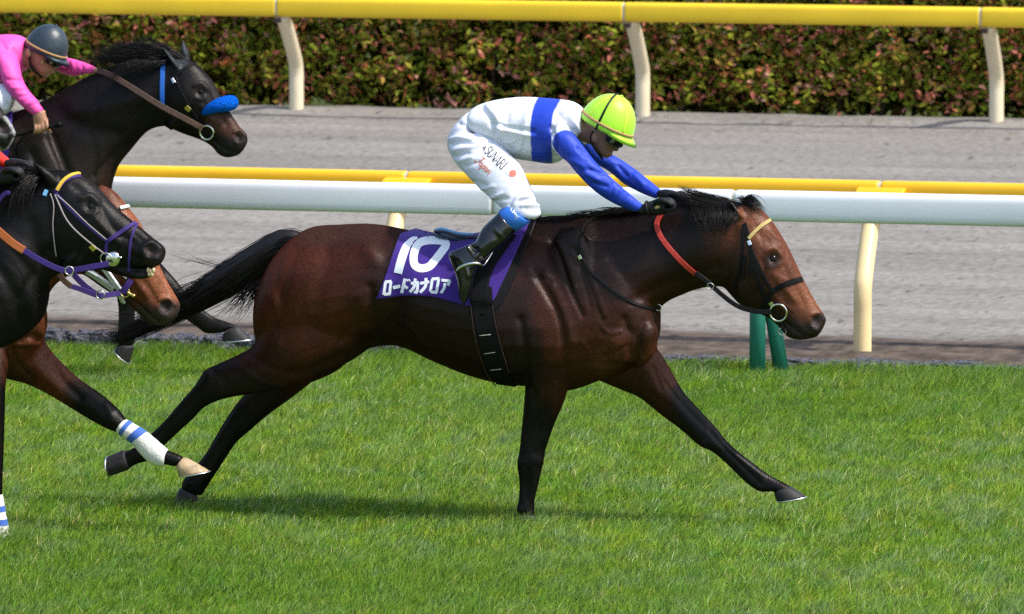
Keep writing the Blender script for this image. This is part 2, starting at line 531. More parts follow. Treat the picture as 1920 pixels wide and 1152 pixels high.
# white running rail on the turf side
Yw = G(1420, 706).y
zt, zb_ = P(1500, 359, Yw).z, P(1500, 416, Yw).z
wr = empty("running_rail", (0, Yw, 0), "white plastic running rail on green posts along the turf edge", "rail")
sections([X0 - 3.0, P(928, 370, Yw).x, P(1378, 380, Yw).x, X1 + 1.5], "rail_section", Yw, (zt + zb_) / 2, zt - zb_, 0.12, M['white_rail'], wr)
for px in (-40, 1420, 2400):
    b = G(px, 706); b = Vector((b.x, Yw + 0.0, 0)) if px == 1420 else Vector((P(px, 690, Yw).x, Yw, 0))
    MB().tube([(b.x, Yw, -0.05), (b.x, Yw, 0.3), (b.x, Yw, (zt + zb_) / 2 - 0.04)], 0.043, 20).build("post", M['post_green'], wr)
    MB().tube([(b.x + 0.13, Yw + 0.06, -0.05), (b.x + 0.075, Yw + 0.05, 0.3), (b.x - 0.02, Yw + 0.02, (zt + zb_) / 2 - 0.05)], 0.041, 20).build("brace_post", M['post_green'], wr)

# near yellow rail
Yyb = G(1617, 662).y
Yy = Yyb + 0.33
zt, zb_ = P(1700, 340, Yy).z, P(1700, 340 + 58, Yy).z
nr = empty("track_rail", (0, Yyb, 0), "yellow plastic track rail just behind the white running rail", "rail")
sections([X0 - 3.0, P(765, 325, Yy).x, P(1652, 350, Yy).x, X1 + 1.5], "rail_section", Yy, (zt + zb_) / 2, zt - zb_, 0.13, M['yellow_rail'], nr)
for px, py in ((-165, 640), (726, 650), (1617, 662), (2508, 675)):
    bx = P(px, py, Yyb).x
    gooseneck((bx, Yyb, 0), (bx, Yy, zb_ + 0.03), 0.05, M['post_cream'], nr)
    mb = MB()
    x0, x1 = bx - 0.10, bx + 0.19
    prof = [(Yy - 0.16, zb_ + 0.01), (Yy - 0.16, zt - 0.055), (Yy - 0.13, zt - 0.035), (Yy - 0.055, zt - 0.03), (Yy - 0.055, zb_ + 0.01)]
    R = [[(x0 + (0.02 if k == 0 else 0), a, b) for a, b in prof] for k in (0,)] + [[(x1, a, b) for a, b in prof]]
    mb.rings(R)
    o = mb.build("bracket", M['yellow_rail'], nr, smooth=False)
    bv = o.modifiers.new("bevel", 'BEVEL'); bv.width = 0.012; bv.segments = 3

# far yellow rail
Yf = Y_FAR - 0.44
zt, zb_ = P(1500, 9, Yf).z, P(1500, 46, Yf).z
fr = empty("track_rail", (0, Y_FAR, 0), "yellow plastic track rail in front of the photinia hedge", "rail")
sections([-13.0, P(521, 12, Yf).x, P(1172, 22, Yf).x, P(1840, 30, Yf).x, 3.6], "rail_section", Yf, (zt + zb_) / 2, zt - zb_, 0.14, M['yellow_rail_far'], fr)
for px, py in ((-756, 195), (-100, 205), (556, 215), (1205, 228), (1868, 239), (2524, 250)):
    bx = P(px, py, Y_FAR).x
    gooseneck((bx, Y_FAR, 0), (bx, Yf, zb_ + 0.02), 0.058, M['post_pale'], fr)
    MB().box((bx - 0.045, Yf - 0.066, zb_ - 0.045), (bx + 0.01, Yf - 0.05, zb_ - 0.008)).build("clip", M['clip'], fr, False)

# ------------------------------------------------------------------ kerb of rough stones at the edge of the turf
kerb = tag(MB().box((X0 - 3, Y_EDGE + 0.02, -0.2), (X1 + 2, Y_EDGE + 0.16, -0.02)).build("stone_kerb", M['stone'], None, False), kind='structure')
x = X0 - 1.5
k = 0
while x < X1 + 0.5:
    left = x < -1.2
    L_ = random.uniform(0.20, 0.34) if left else random.uniform(0.10, 0.26)
    H_ = random.uniform(0.075, 0.10) if left else random.uniform(0.022, 0.045)
    n, m_ = 20, 16
    R = []
    r_ = np.random.default_rng(100 + k)
    for i in range(1, m_):
        ph = math.pi * i / m_
        ring = []
        for t in np.linspace(0, 2 * math.pi, n, endpoint=False):
            c = np.array([-math.cos(ph), math.sin(ph) * math.cos(t), math.sin(ph) * math.sin(t)])
            c = np.sign(c) * np.abs(c) ** 0.5 * (1 + r_.uniform(-0.10, 0.10) + 0.16 * math.sin(i * 1.3 + k) * math.sin(3 * t + k))
            ring.append((x + L_ / 2 + c[0] * L_ * 0.49, Y_EDGE + 0.09 + c[1] * 0.09, 0.01 + c[2] * H_))
        R.append(ring)
    MB().rings(R).build("stone", M['stone'], kerb, False)
    x += L_ + 0.004
    k += 1

# ------------------------------------------------------------------ the hedge
hedge = empty("hedge", (-5, Y_FAR + 1.3, 0), "clipped hedge of green and reddish leaves behind the far rail", "hedge")
YH0 = Y_FAR + 0.75
LEAF_V = np.array([(0, 0, 0), (-0.24, 0.35, 0.10), (0, 0.42, -0.03), (0.24, 0.35, 0.10), (-0.17, 0.72, 0.06), (0.17, 0.72, 0.06), (0, 1.0, -0.10)])
LEAF_F = np.array([(0, 2, 1), (0, 3, 2), (1, 2, 4), (2, 3, 5), (2, 6, 4), (2, 5, 6)])
PAL = np.array([(0.150, 0.195, 0.022), (0.230, 0.270, 0.028), (0.330, 0.320, 0.042), (0.090, 0.122, 0.018), (0.50, 0.170, 0.120), (0.42, 0.160, 0.060), (0.56, 0.28, 0.21), (0.30, 0.190, 0.046), (0.24, 0.27, 0.04)])
PW = np.array([.17, .17, .13, .13, .10, .08, .05, .09, .08])


def leaf_frames(n, r):
    """random leaf orientations, mostly facing outwards (-y) and up, bunched in twigs"""
    d = r.normal(size=(n, 3)) * np.array([0.8, 0.5, 0.55]) + np.array([0, -0.45, 0.35])
    d /= np.linalg.norm(d, axis=1)[:, None]
    nn = r.normal(size=(n, 3)) * 0.55 + np.array([0.35, -0.65, 0.75])
    x = np.cross(d, nn); x /= np.linalg.norm(x, axis=1)[:, None]
    z = np.cross(x, d)
    return np.stack([x, d, z], 2)   # columns


def surf(x, z, r=None):
    return YH0 + 0.20 * (fnoise(x, z, 21, 0.34) - 0.5) + 0.16 * (fnoise(x, z, 22, 0.13) - 0.5) + 0.20 * np.clip(0.22 - z, 0, 1)


r = np.random.default_rng(5)
NT = 9000
tx, tz = r.uniform(-13.0, 3.4, NT), r.uniform(0.02, 1.62, NT)
keep = (tz > 0.16) | (r.random(NT) < 0.55)
tx, tz = tx[keep], tz[keep]; NT = len(tx)
tdep = r.random(NT) ** 2.0 * 0.34
ty = surf(tx, tz) + tdep
per = r.integers(5, 9, NT)
idx = np.repeat(np.arange(NT), per); NL = len(idx)
pos = np.stack([tx[idx], ty[idx], tz[idx]], 1) + r.normal(size=(NL, 3)) * np.array([0.035, 0.03, 0.035])
size = r.uniform(0.042, 0.086, NL)
tone = r.choice(len(PAL), NT, p=PW)
ct = np.where(r.random(NL) < 0.62, tone[idx], r.choice(len(PAL), NL, p=PW))
colr = PAL[ct] * r.uniform(0.75, 1.5, (NL, 1)) * r.uniform(0.9, 1.1, (NL, 3))
FR = leaf_frames(NL, r)
front = (pos[:, 1] - surf(pos[:, 0], pos[:, 2]))
pxs = project(pos)
vis = (pxs[:, 0] > 420) & (pxs[:, 0] < 1920) & (pxs[:, 1] > 46) & (pxs[:, 1] < 225)
order = np.argsort(front + np.where(vis, 0, 10) - size)
single, rest = order[:300], order[300:]
V = np.einsum('nij,kj->nki', FR[rest] * size[rest][:, None, None], LEAF_V) + pos[rest][:, None, :]
F = (LEAF_F[None] + (np.arange(len(rest)) * 7)[:, None, None]).reshape(-1, 3)
o = finish(np_mesh("foliage", V.reshape(-1, 3), F, np.repeat(colr[rest], 7, 0)), "foliage", M['leaf'], hedge, True, False)
tag(o, kind='stuff')
leaf_meshes = []
for k in range(18):
    me = np_mesh("leaf", LEAF_V, LEAF_F, np.repeat((PAL[k % 9] * (0.85 + 0.03 * k))[None], 7, 0))
    me.materials.append(M['leaf']); leaf_meshes.append(me)
for q in single:
    o = bpy.data.objects.new("leaf", leaf_meshes[int(ct[q]) + 9 * (int(q) % 2)])
    COL.objects.link(o)
    mw = Matrix([list(FR[q][i] * size[q]) + [pos[q][i]] for i in range(3)] + [[0, 0, 0, 1]])
    o.parent = hedge
    o.matrix_parent_inverse = Matrix.Translation(-hedge.location)
    o.matrix_basis = mw
for x in np.arange(-12.8, 3.2, 0.42):
    x += random.uniform(-0.1, 0.1)
    y = YH0 + 0.3 + random.uniform(-0.08, 0.15)
    MB().tube([(x, y, -0.1), (x + random.uniform(-.04, .04), y, 0.3), (x + random.uniform(-.1, .1), y + 0.02, 0.8), (x + random.uniform(-.2, .2), y, 1.5)], [0.022, 0.019, 0.014, 0.006], 7, 3).build("stem", M['stem'], hedge)
# inside of the hedge: larger leaves behind the outer ones, colour darkened as shade
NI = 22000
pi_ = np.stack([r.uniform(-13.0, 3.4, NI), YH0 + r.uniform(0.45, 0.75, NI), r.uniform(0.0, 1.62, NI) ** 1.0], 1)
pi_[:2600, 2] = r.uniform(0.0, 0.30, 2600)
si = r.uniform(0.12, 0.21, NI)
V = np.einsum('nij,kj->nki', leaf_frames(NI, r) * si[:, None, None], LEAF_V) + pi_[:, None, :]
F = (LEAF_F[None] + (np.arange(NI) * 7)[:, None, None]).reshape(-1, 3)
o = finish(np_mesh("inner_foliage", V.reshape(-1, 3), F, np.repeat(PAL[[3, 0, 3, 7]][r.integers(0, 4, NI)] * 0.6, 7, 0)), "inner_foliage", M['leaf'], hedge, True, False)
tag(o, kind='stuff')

# ------------------------------------------------------------------ grass
r = np.random.default_rng(9)
NB = 520000
yb = -4.2 + (Y_EDGE + 0.03 + 4.2) * r.random(NB)
xc = 0.19 * 0 + r.uniform(-3.6, 3.6, NB)
xb = xc - (yb) * math.tan(YAW)
n1, n2, n3 = fnoise(xb, yb, 31, 0.9), fnoise(xb, yb, 32, 0.22), fnoise(xb * 0.6, yb, 33, 2.2)
longer = np.clip((yb - (Y_EDGE - 1.2)) / 0.7, 0, 1) * np.clip((Y_EDGE + 0.03 - yb) / 0.25, 0.25, 1)
h = (0.018 + 0.018 * n2 + 0.014 * n1) * r.uniform(0.5, 1.4, NB) * (1 + 1.1 * longer)
w = r.uniform(0.0009, 0.0020, NB)
for q_ in (G(986, 988), G(345, 955), G(-5, 1005)):      # the turf stands deeper round the planted hooves
    h *= 1 + 0.45 * np.exp(-(((xb - q_.x) / 0.20) ** 2 + ((yb - q_.y + 0.12) / 0.25) ** 2))
az = r.uniform(0, 2 * math.pi, NB)
lean = r.uniform(0.2, 1.7, NB) * h
ld = r.normal(0.5, 1.2, NB)
dx, dy = np.cos(az), np.sin(az)
lx, ly = np.cos(ld) * lean, np.sin(ld) * lean
z0 = np.zeros(NB)
base0 = np.stack([xb - dx * w, yb - dy * w, z0 - 0.004], 1)
base1 = np.stack([xb + dx * w, yb + dy * w, z0 - 0.004], 1)
m0 = np.stack([xb + lx * .35 - dx * w * .85, yb + ly * .35 - dy * w * .85, h * 0.58], 1)
m1 = np.stack([xb + lx * .35 + dx * w * .85, yb + ly * .35 + dy * w * .85, h * 0.58], 1)
tip = np.stack([xb + lx, yb + ly, h], 1)
V = np.stack([base0, base1, m0, m1, tip], 1).reshape(-1, 3)
i = np.arange(NB)[:, None] * 5
F = np.concatenate([i + np.array([0, 1, 3]), i + np.array([0, 3, 2]), i + np.array([2, 3, 4])], 0)
g0, g1, g2, g3 = np.array([0.105, 0.215, 0.018]), np.array([0.185, 0.290, 0.045]), np.array([0.42, 0.44, 0.20]), np.array([0.085, 0.185, 0.018])
q = r.random(NB)
mixv = np.clip(n1 * 0.7 + r.normal(0.1, 0.25, NB), 0, 1)[:, None]
c = g0 * (1 - mixv) + g1 * mixv
dry = (q < 0.035 + 0.05 * n3)[:, None]
c = np.where(dry, g2, c)
k1, k2 = fnoise(xb, yb, 34, 0.055), fnoise(xb, yb * 0.7, 35, 0.11)
c = c * (1 + np.stack([(k1 - .5) * 0.9, (k1 - .5) * 0.35, (k2 - .5) * 0.9], 1))      # tufts: olive, fresh and bluish
c = c * (0.82 + 0.40 * fnoise(xb, yb, 36, 0.08))[:, None] * np.array([1.06, 1.04, 1.15])
pale = np.clip((k2 - 0.62) * 4, 0, 1)[:, None] * 0.45
c = c * (1 - pale) + np.array([0.21, 0.30, 0.12]) * pale
dk = (np.clip(n3 - 0.55, 0, 1) * 1.4 + 0.35 * longer * (n1 > 0.5))[:, None]
c = c * (1 - np.clip(dk, 0, 0.6)) + g3 * np.clip(dk, 0, 0.6)
c = c * r.uniform(0.6, 1.5, (NB, 1))
c5 = np.repeat(c, 5, 0)
o = finish(np_mesh("grass", V, F, c5), "grass", M['grass'], None, True, False)
tag(o, "short green turf grass covering the whole foreground", "grass", kind='stuff')

# ------------------------------------------------------------------ tools for bodies
def poly_dist(uv, pts):
    """distance of 2-D points to a polyline"""
    a = np.asarray(pts, float)
    if len(a) == 1:
        return np.linalg.norm(uv - a[0], axis=1)
    best = np.full(len(uv), 1e9)
    for p, q in zip(a[:-1], a[1:]):
        d = q - p
        t = np.clip(((uv - p) @ d) / (d @ d + 1e-9), 0, 1)
        best = np.minimum(best, np.linalg.norm(uv - p - t[:, None] * d, axis=1))
    return best


def organic(name, mb, voxel, material, parent, lap=6, spots=(), strokes=(), base=(0.05, 0.02, 0.01), paint=(), shift=(0, 0), gain=1.25):
    """fuse overlapping lofts into ONE continuous skin, smooth it, model muscles and creases into it and colour its coat"""
    me0 = bpy.data.meshes.new("tmp"); me0.from_pydata(mb.v, [], mb.f)
    bm = bmesh.new(); bm.from_mesh(me0); bmesh.ops.recalc_face_normals(bm, faces=bm.faces); bm.to_mesh(me0); bm.free()
    t = bpy.data.objects.new("tmp", me0); COL.objects.link(t)
    md = t.modifiers.new("r", 'REMESH'); md.mode = 'VOXEL'; md.voxel_size = voxel
    dg = bpy.context.evaluated_depsgraph_get()
    me = bpy.data.meshes.new_from_object(t.evaluated_get(dg))
    bpy.data.objects.remove(t); bpy.data.meshes.remove(me0)
    n = len(me.vertices)
    co = np.empty(n * 3, np.float32); me.vertices.foreach_get("co", co); co = co.reshape(-1, 3).astype(float)
    ed = np.empty(len(me.edges) * 2, np.int32); me.edges.foreach_get("vertices", ed); ed = ed.reshape(-1, 2)
    deg = np.bincount(ed.ravel(), minlength=n).astype(float)

    def avg(c):
        s = np.stack([np.bincount(ed[:, 0], c[ed[:, 1], k], n) + np.bincount(ed[:, 1], c[ed[:, 0], k], n) for k in range(3)], 1)
        return s / deg[:, None]
    for _ in range(lap):
        co += 0.5 * (avg(co) - co)
        co -= 0.25 * (avg(co) - co)
    uv = project(co) - np.array(shift)
    for (x, y, rad, it) in spots:
        wgt = np.clip(1.2 - np.hypot(uv[:, 0] - x, uv[:, 1] - y) / rad, 0, 1)[:, None] * 0.6
        for _ in range(it):
            co += wgt * (avg(co) - co)
    if strokes:
        me.vertices.foreach_set("co", co.astype(np.float32).ravel()); me.update()
        uv = project(co) - np.array(shift)
        disp = np.zeros(n)
        nr = np.empty(n * 3, np.float32); me.vertex_normals.foreach_get("vector", nr); nr = nr.reshape(-1, 3).astype(float)
        face = np.clip(-(nr @ FN) * 2.2 + 0.2, 0, 1)
        for pts, wd, depth in strokes:
            d = poly_dist(uv, cr(pts, 5) if len(pts) > 2 else pts)
            disp += depth * gain * np.exp(-(d / wd) ** 2)
        co += nr * (disp * face)[:, None]
        for _ in range(1):
            co += 0.5 * (avg(co) - co)
    me.vertices.foreach_set("co", co.astype(np.float32).ravel()); me.update()
    uv = project(co) - np.array(shift)
    c = np.tile(np.array(base, float), (n, 1))
    jit = fnoise(uv[:, 0], uv[:, 1], 51, 23.0) * 0.5 + fnoise(uv[:, 0], uv[:, 1], 52, 9.0) * 0.3 - 0.4
    for pts, rad, colr, s in paint:
        d = poly_dist(uv, pts) * (1 + 0.25 * jit)
        if s == 2:                   # a sewn edge
            w_ = np.clip((rad - poly_dist(uv, cr(pts, 4) if len(pts) > 2 else pts)) / 1.5 + 0.5, 0, 1)[:, None]
        else:
            w_ = np.clip(1.5 - d / rad, 0, 1); w_ = (w_ * w_ * (3 - 2 * w_) * s)[:, None]
        c = c * (1 - w_) + np.array(colr) * w_
    set_col(me, c)
    me.materials.clear()
    return finish(me, name, material, parent, True, False)


def strap(name, pts, width, bvh, material, parent, lift=0.004, thick=0.003, step=5.0, Y=None, flat=True):
    """a flat strap (or cord) laid on a surface along pixels of the near side; points may carry a third value = plane y for free spans"""
    free = [len(p) > 2 for p in pts]
    q = resample([(p[0], p[1]) for p in pts], step)
    C, Nn = [], []
    yk = None
    if any(free):
        src = np.array([(p[0], p[1], p[2]) for p in pts]); yk = resample(src * np.array([1, 1, 1e-6]), step)[:, 2] * 1e6
        yk = np.interp(np.linspace(0, 1, len(q)), np.linspace(0, 1, len(yk)), yk)
    for i, (x, y) in enumerate(q):
        if yk is not None:
            C.append(np.array(P(x, y, yk[i]))); Nn.append(np.array([0.19, -0.98, 0.1])); continue
        hh = hit(bvh, x, y)
        if hh is None:
            if C:
                C.append(None); Nn.append(None)
            continue
        C.append(hh[0] + hh[1] * lift); Nn.append(hh[1])
    while C and C[-1] is None:
        C.pop(); Nn.pop()
    ok = [i for i in range(len(C)) if C[i] is not None]
    if len(ok) < 2:
        return None
    C = np.stack([np.interp(range(len(C)), ok, [C[i][k] for i in ok]) for k in range(3)], 1)
    Nn = np.stack([np.interp(range(len(Nn)), ok, [Nn[i][k] for i in ok]) for k in range(3)], 1)
    for _ in range(3):
        C[1:-1] = 0.5 * C[1:-1] + 0.25 * (C[:-2] + C[2:]); Nn[1:-1] = 0.5 * Nn[1:-1] + 0.25 * (Nn[:-2] + Nn[2:])
    Nn /= np.linalg.norm(Nn, axis=1)[:, None]
    T = np.gradient(C, axis=0); T /= np.linalg.norm(T, axis=1)[:, None] + 1e-12
    S = np.cross(T, Nn); S /= np.linalg.norm(S, axis=1)[:, None] + 1e-12
    hw = width / ppm(C[len(C) // 2]) / 2
    R = []
    for i in range(len(C)):
        if flat:
            a, b = S[i] * hw, Nn[i] * thick
            R.append([C[i] - a - b * .6, C[i] - a * .98 + b * .6, C[i] - a * .8 + b, C[i] + a * .8 + b, C[i] + a * .98 + b * .6, C[i] + a - b * .6])
        else:
            R.append([C[i] + hw * (math.cos(t) * S[i] + math.sin(t) * Nn[i]) for t in np.linspace(0, 2 * math.pi, 8, endpoint=False)])
    return MB().rings(R).build(name, material, parent, not flat)


def decal(name, strokes, bvh, material, parent, lift=0.0022, across=3, step=3.0):
    """thin printed strokes laid on cloth: each stroke = (pixels, width px)"""
    mb = MB()
    for pts, wd in strokes:
        q = resample(pts, step) if len(pts) > 2 else resample([pts[0], ((pts[0][0] + pts[1][0]) / 2, (pts[0][1] + pts[1][1]) / 2), pts[1]], step)
        t = np.gradient(q, axis=0); t /= np.linalg.norm(t, axis=1)[:, None] + 1e-9
        nn = np.stack([-t[:, 1], t[:, 0]], 1)
        V, okv = [], []
        ws = np.interp(np.linspace(0, 1, len(q)), np.linspace(0, 1, len(wd)), wd) if isinstance(wd, (list, tuple)) else np.full(len(q), wd)
        for i in range(len(q)):
            for k in range(across):
                u = q[i] + nn[i] * ws[i] * (k / (across - 1) - 0.5)
                hh = hit(bvh, *u)
                okv.append(hh is not None)
                V.append(hh[0] + hh[1] * lift if hh is not None else np.zeros(3))
        F = []
        for i in range(len(q) - 1):
            for k in range(across - 1):
                f = (i * across + k, i * across + k + 1, (i + 1) * across + k + 1, (i + 1) * across + k)
                if all(okv[j] for j in f):
                    F.append(f)
        mb.add(V, F)
    if not mb.f:
        return None
    return mb.build(name, material, parent)


def hair(name, guides, n, material, parent, jit=0.006, width=0.0016, grow=2.0, lmin=0.55, seed=1, sub=5):
    """many thin tapering strands between guide curves; guide points = (px, py, y)"""
    r = np.random.default_rng(seed)
    Gd = []
    for g in guides:
        a = cr([np.array(P(*p)) for p in g], 6)
        t = np.linspace(0, 1, len(a)); Gd.append(np.stack([np.interp(np.linspace(0, 1, 13), t, a[:, k]) for k in range(3)], 1))
    Gd = np.array(Gd)
    K = 9
    mb_v, mb_f = [], []
    for s in range(n):
        u = r.random() * (len(Gd) - 1); i = min(int(u), len(Gd) - 2); f = u - i
        a = Gd[i] * (1 - f) + Gd[i + 1] * f
        L = r.uniform(lmin, 1.0)
        tt = np.linspace(0, L, K) * 12
        p = np.stack([np.interp(tt, range(13), a[:, k]) for k in range(3)], 1)
        off = r.normal(size=3) * jit; off2 = r.normal(size=3) * jit * grow; wob = r.normal(size=3) * jit * 0.25; ph = r.uniform(0, 6.28)
        t = np.linspace(0, 1, K)[:, None]
        p = p + off + off2 * t ** 1.5 + wob * np.sin(t * 7 + ph) * t
        rad = width * r.uniform(0.6, 1.3) * (1 - np.linspace(0, 1, K) ** 2.2 * 0.9)
        tg = np.gradient(p, axis=0); tg /= np.linalg.norm(tg, axis=1)[:, None] + 1e-12
        a1 = np.cross(tg, np.array([0.2, -0.97, 0.1])); a1 /= np.linalg.norm(a1, axis=1)[:, None] + 1e-12
        a2 = np.cross(tg, a1)
        b = len(mb_v) * 1
        for k in range(K):
            for th in (0.4, 2.5, 4.6):
                mb_v.append(p[k] + rad[k] * (math.cos(th) * a1[k] + math.sin(th) * a2[k]))
        for k in range(K - 1):
            for j in range(3):
                mb_f.append((b + k * 3 + j, b + k * 3 + (j + 1) % 3, b + (k + 1) * 3 + (j + 1) % 3, b + (k + 1) * 3 + j))
    me = np_mesh(name, np.array(mb_v), np.array(mb_f))
    return finish(me, name, material, parent, True, False)


def hoof(cor, sole, Y, w, parent, material=None, shoe=True):
    """hoof capsule from its coronet (back px, front px) to its sole (heel px, toe px), with a plate"""
    (a, b), (c, d) = cor, sole
    ca, cb, sc, sd = [np.array(P(x, y, Y)) for x, y in (a, b, c, d)]
    R = []
    th = np.linspace(0, 2 * math.pi, 22, endpoint=False)
    prof = np.array([(-.05, 0.78), (0.03, 0.93), (0.10, 0.985), (0.25, 1.0), (0.9, 1.0), (1.0, 0.985)])
    for t, k in prof:
        m0, h0 = (ca + cb) / 2, (cb - ca) / 2
        m1, h1 = (sc + sd) / 2, (sd - sc) / 2
        m, hh, ww = m0 * (1 - t) + m1 * t, (h0 * (1 - t) + h1 * t) * k, w * (0.80 + 0.22 * t) * k
        R.append([m + math.cos(q) * hh + math.sin(q) * ww * (1 - 0.12 * math.cos(q)) * np.array([0, 1, 0]) for q in th])
    o = MB().rings(R).build("hoof", material or M['hoof'], parent)
    if shoe:
        ax = ((sc + sd) - (ca + cb)); ax = ax / np.linalg.norm(ax)
        m1, h1 = (sc + sd) / 2, (sd - sc) / 2
        S = []
        for e, k in ((0.0005, 1.0), (0.0005, 1.035), (0.007, 1.035), (0.007, 0.7)):
            S.append([m1 + ax * e + math.cos(q) * h1 * k + math.sin(q) * w * 1.06 * k * (1 - 0.12 * math.cos(q)) * np.array([0, 1, 0]) for q in th])
        S.append(S[0])
        MB().rings(S, False).build("horseshoe", M['shoe'], o)
    return o


def eye(px, py, bvh, r, parent, sink=0.45):
    hh = hit(bvh, px, py)
    c = hh[0] - hh[1] * r * sink
    return MB().ball(c, (r, r, r), 16, 10).build("eye", M['eye'], parent)


def ring_at(name, px, py, rpx, bvh, material, parent, tube=0.004, lift=0.012, Y=None, tilt=0.0):
    if Y is None:
        hh = hit(bvh, px, py); c = hh[0] + hh[1] * lift
    else:
        c = np.array(P(px, py, Y))
    rr = rpx / ppm(c)
    u = np.array([math.cos(tilt), 0.05, math.sin(tilt)]); v = np.array([-math.sin(tilt), -0.1, math.cos(tilt)])
    R = []
    for t in np.linspace(0, 2 * math.pi, 29):
        e = u * math.cos(t) + v * math.sin(t)
        R.append([c + e * rr + tube * (math.cos(s) * e + math.sin(s) * np.array([0, 1, 0])) for s in np.linspace(0, 2 * math.pi, 8, endpoint=False)])
    return MB().rings(R, False).build(name, material, parent)


def nostril(px, py, rx, ry_, ang, bvh, parent):
    """dark lining lying in the modelled hollow of the nostril"""
    mb = MB(); V = []; F = []
    n = 18
    cs, sn = math.cos(ang), math.sin(ang)
    ok = True
    for k, f in enumerate((0.0, 0.5, 1.0)):
        for j in range(n if k else 1):
            t = 2 * math.pi * j / n
            x, y = rx * f * math.cos(t), ry_ * f * math.sin(t)
            hh = hit(bvh, px + x * cs - y * sn, py + x * sn + y * cs)
            if hh is None:
                return
            V.append(hh[0] + hh[1] * 0.0012)
    F += [(0, 1 + j, 1 + (j + 1) % n) for j in range(n)]
    F += [(1 + j, 1 + n + j, 1 + n + (j + 1) % n, 1 + (j + 1) % n) for j in range(n)]
    mb.add(V, F)
    mb.build("nostril", M['nostril'], parent)


def tr(st, ox, oy, s=1.0, c=(0, 0)):
    """the same stations moved to another place in the field"""
    return [tuple([(q[0] - c[0]) * s + ox + c[0], (q[1] - c[1]) * s + oy + c[1], (q[2] - c[0]) * s + ox + c[0], (q[3] - c[1]) * s + oy + c[1]]) + tuple(q[4:]) for q in st]


BLK = (0.0038, 0.0033, 0.0034)

# ================================================================== the leading bay horse
TRUNK = [(488, 548, 487, 590, .05), (498, 515, 489, 640, .17), (528, 466, 506, 672, .235), (578, 428, 570, 682, .27, 0, .05), (640, 421, 640, 674, .285, 0, .08),
         (700, 420, 700, 652, .285, 0, .05), (760, 431, 755, 650, .28), (820, 444, 818, 678, .29), (880, 444, 880, 703, .30, 0, .05), (940, 430, 940, 719, .30, 0, .15),
         (1000, 409, 1000, 726, .265, 0, .35), (1060, 403, 1065, 733, .24, 0, .45), (1120, 410, 1130, 712, .225, 0, .3), (1180, 455, 1185, 690, .20, 0, .1), (1222, 530, 1224, 655, .14), (1234, 575, 1231, 625, .07)]
NECK = [(1000, 412, 1130, 700, .20, 0, .5), (1060, 404, 1205, 640, .18, 0, .45), (1130, 403, 1240, 576, .145, 0, .35), (1200, 394, 1285, 551, .118, 0, .25), (1260, 384, 1320, 540, .105, 0, .15), (1320, 376, 1352, 538, .10, 0, .05), (1372, 378, 1375, 546, .092), (1408, 398, 1392, 540, .075)]
HEAD = [(1392, 376, 1335, 500, .07), (1420, 388, 1352, 530, .092), (1446, 413, 1368, 551, .104), (1473, 455, 1392, 575, .102), (1489, 487, 1420, 587, .085), (1503, 517, 1443, 598, .068), (1518, 546, 1459, 612, .058), (1532, 570, 1472, 628, .058), (1544, 590, 1487, 636, .055), (1548, 603, 1512, 637, .046), (1542, 618, 1532, 632, .022)]
FORE_NEAR = [(960, 590, 1095, 620, .10, -.12), (972, 660, 1082, 680, .098, -.14), (984, 718, 1069, 712, .082, -.14), (983, 757, 1058, 752, .068, -.135), (978, 805, 1038, 800, .052, -.13), (974, 845, 1024, 840, .047, -.13), (970, 870, 1019, 866, .046, -.13), (974, 903, 1011, 902, .034, -.13), (973, 935, 1003, 936, .031, -.13), (969, 955, 1002, 957, .034, -.13), (974, 975, 1003, 977, .030, -.13)]
FORE_FAR = [(1180, 600, 1070, 690, .11, .10), (1230, 652, 1122, 713, .105, .11), (1256, 692, 1165, 731, .085, .12), (1281, 735, 1200, 746, .068, .12), (1303, 760, 1237, 776, .054, .12), (1328, 787, 1277, 806, .046, .12), (1354, 818, 1309, 834, .046, .12), (1378, 842, 1338, 849, .036, .12), (1410, 867, 1373, 880, .030, .12), (1440, 889, 1402, 908, .033, .12), (1458, 899, 1425, 922, .031, .12), (1480, 911, 1450, 922, .034, .12), (1488, 920, 1456, 931, .026, .12)]
HIND_NEAR = [(520, 500, 690, 540, .13, -.12), (492, 560, 690, 620, .135, -.13), (486, 615, 640, 690, .125, -.14), (474, 648, 560, 725, .10, -.14), (440, 668, 490, 738, .072, -.14), (405, 684, 440, 744, .055, -.14), (384, 695, 406, 753, .046, -.14), (366, 722, 380, 767, .038, -.14), (340, 752, 361, 787, .032, -.14), (305, 793, 331, 814, .029, -.14), (278, 817, 304, 840, .031, -.14), (252, 838, 284, 862, .034, -.14), (238, 846, 258, 870, .031, -.14), (230, 846, 240, 880, .034, -.14), (220, 850, 226, 882, .024, -.14)]
HIND_FAR = [(560, 590, 722, 630, .13, .12), (520, 650, 664, 674, .12, .13), (490, 698, 606, 702, .095, .13), (470, 728, 546, 747, .07, .13), (453, 745, 502, 779, .05, .13), (430, 776, 466, 810, .04, .13), (406, 815, 443, 830, .032, .13), (386, 850, 420, 864, .030, .13), (362, 880, 402, 892, .033, .13), (344, 900, 388, 914, .035, .13), (340, 916, 378, 930, .032, .13)]
EAR_NEAR = [(1376, 402, 1402, 412, .028, -.05), (1368, 384, 1392, 398, .026, -.06), (1364, 374, 1378, 384, .014, -.065), (1362, 370, 1366, 374, .004, -.07)]

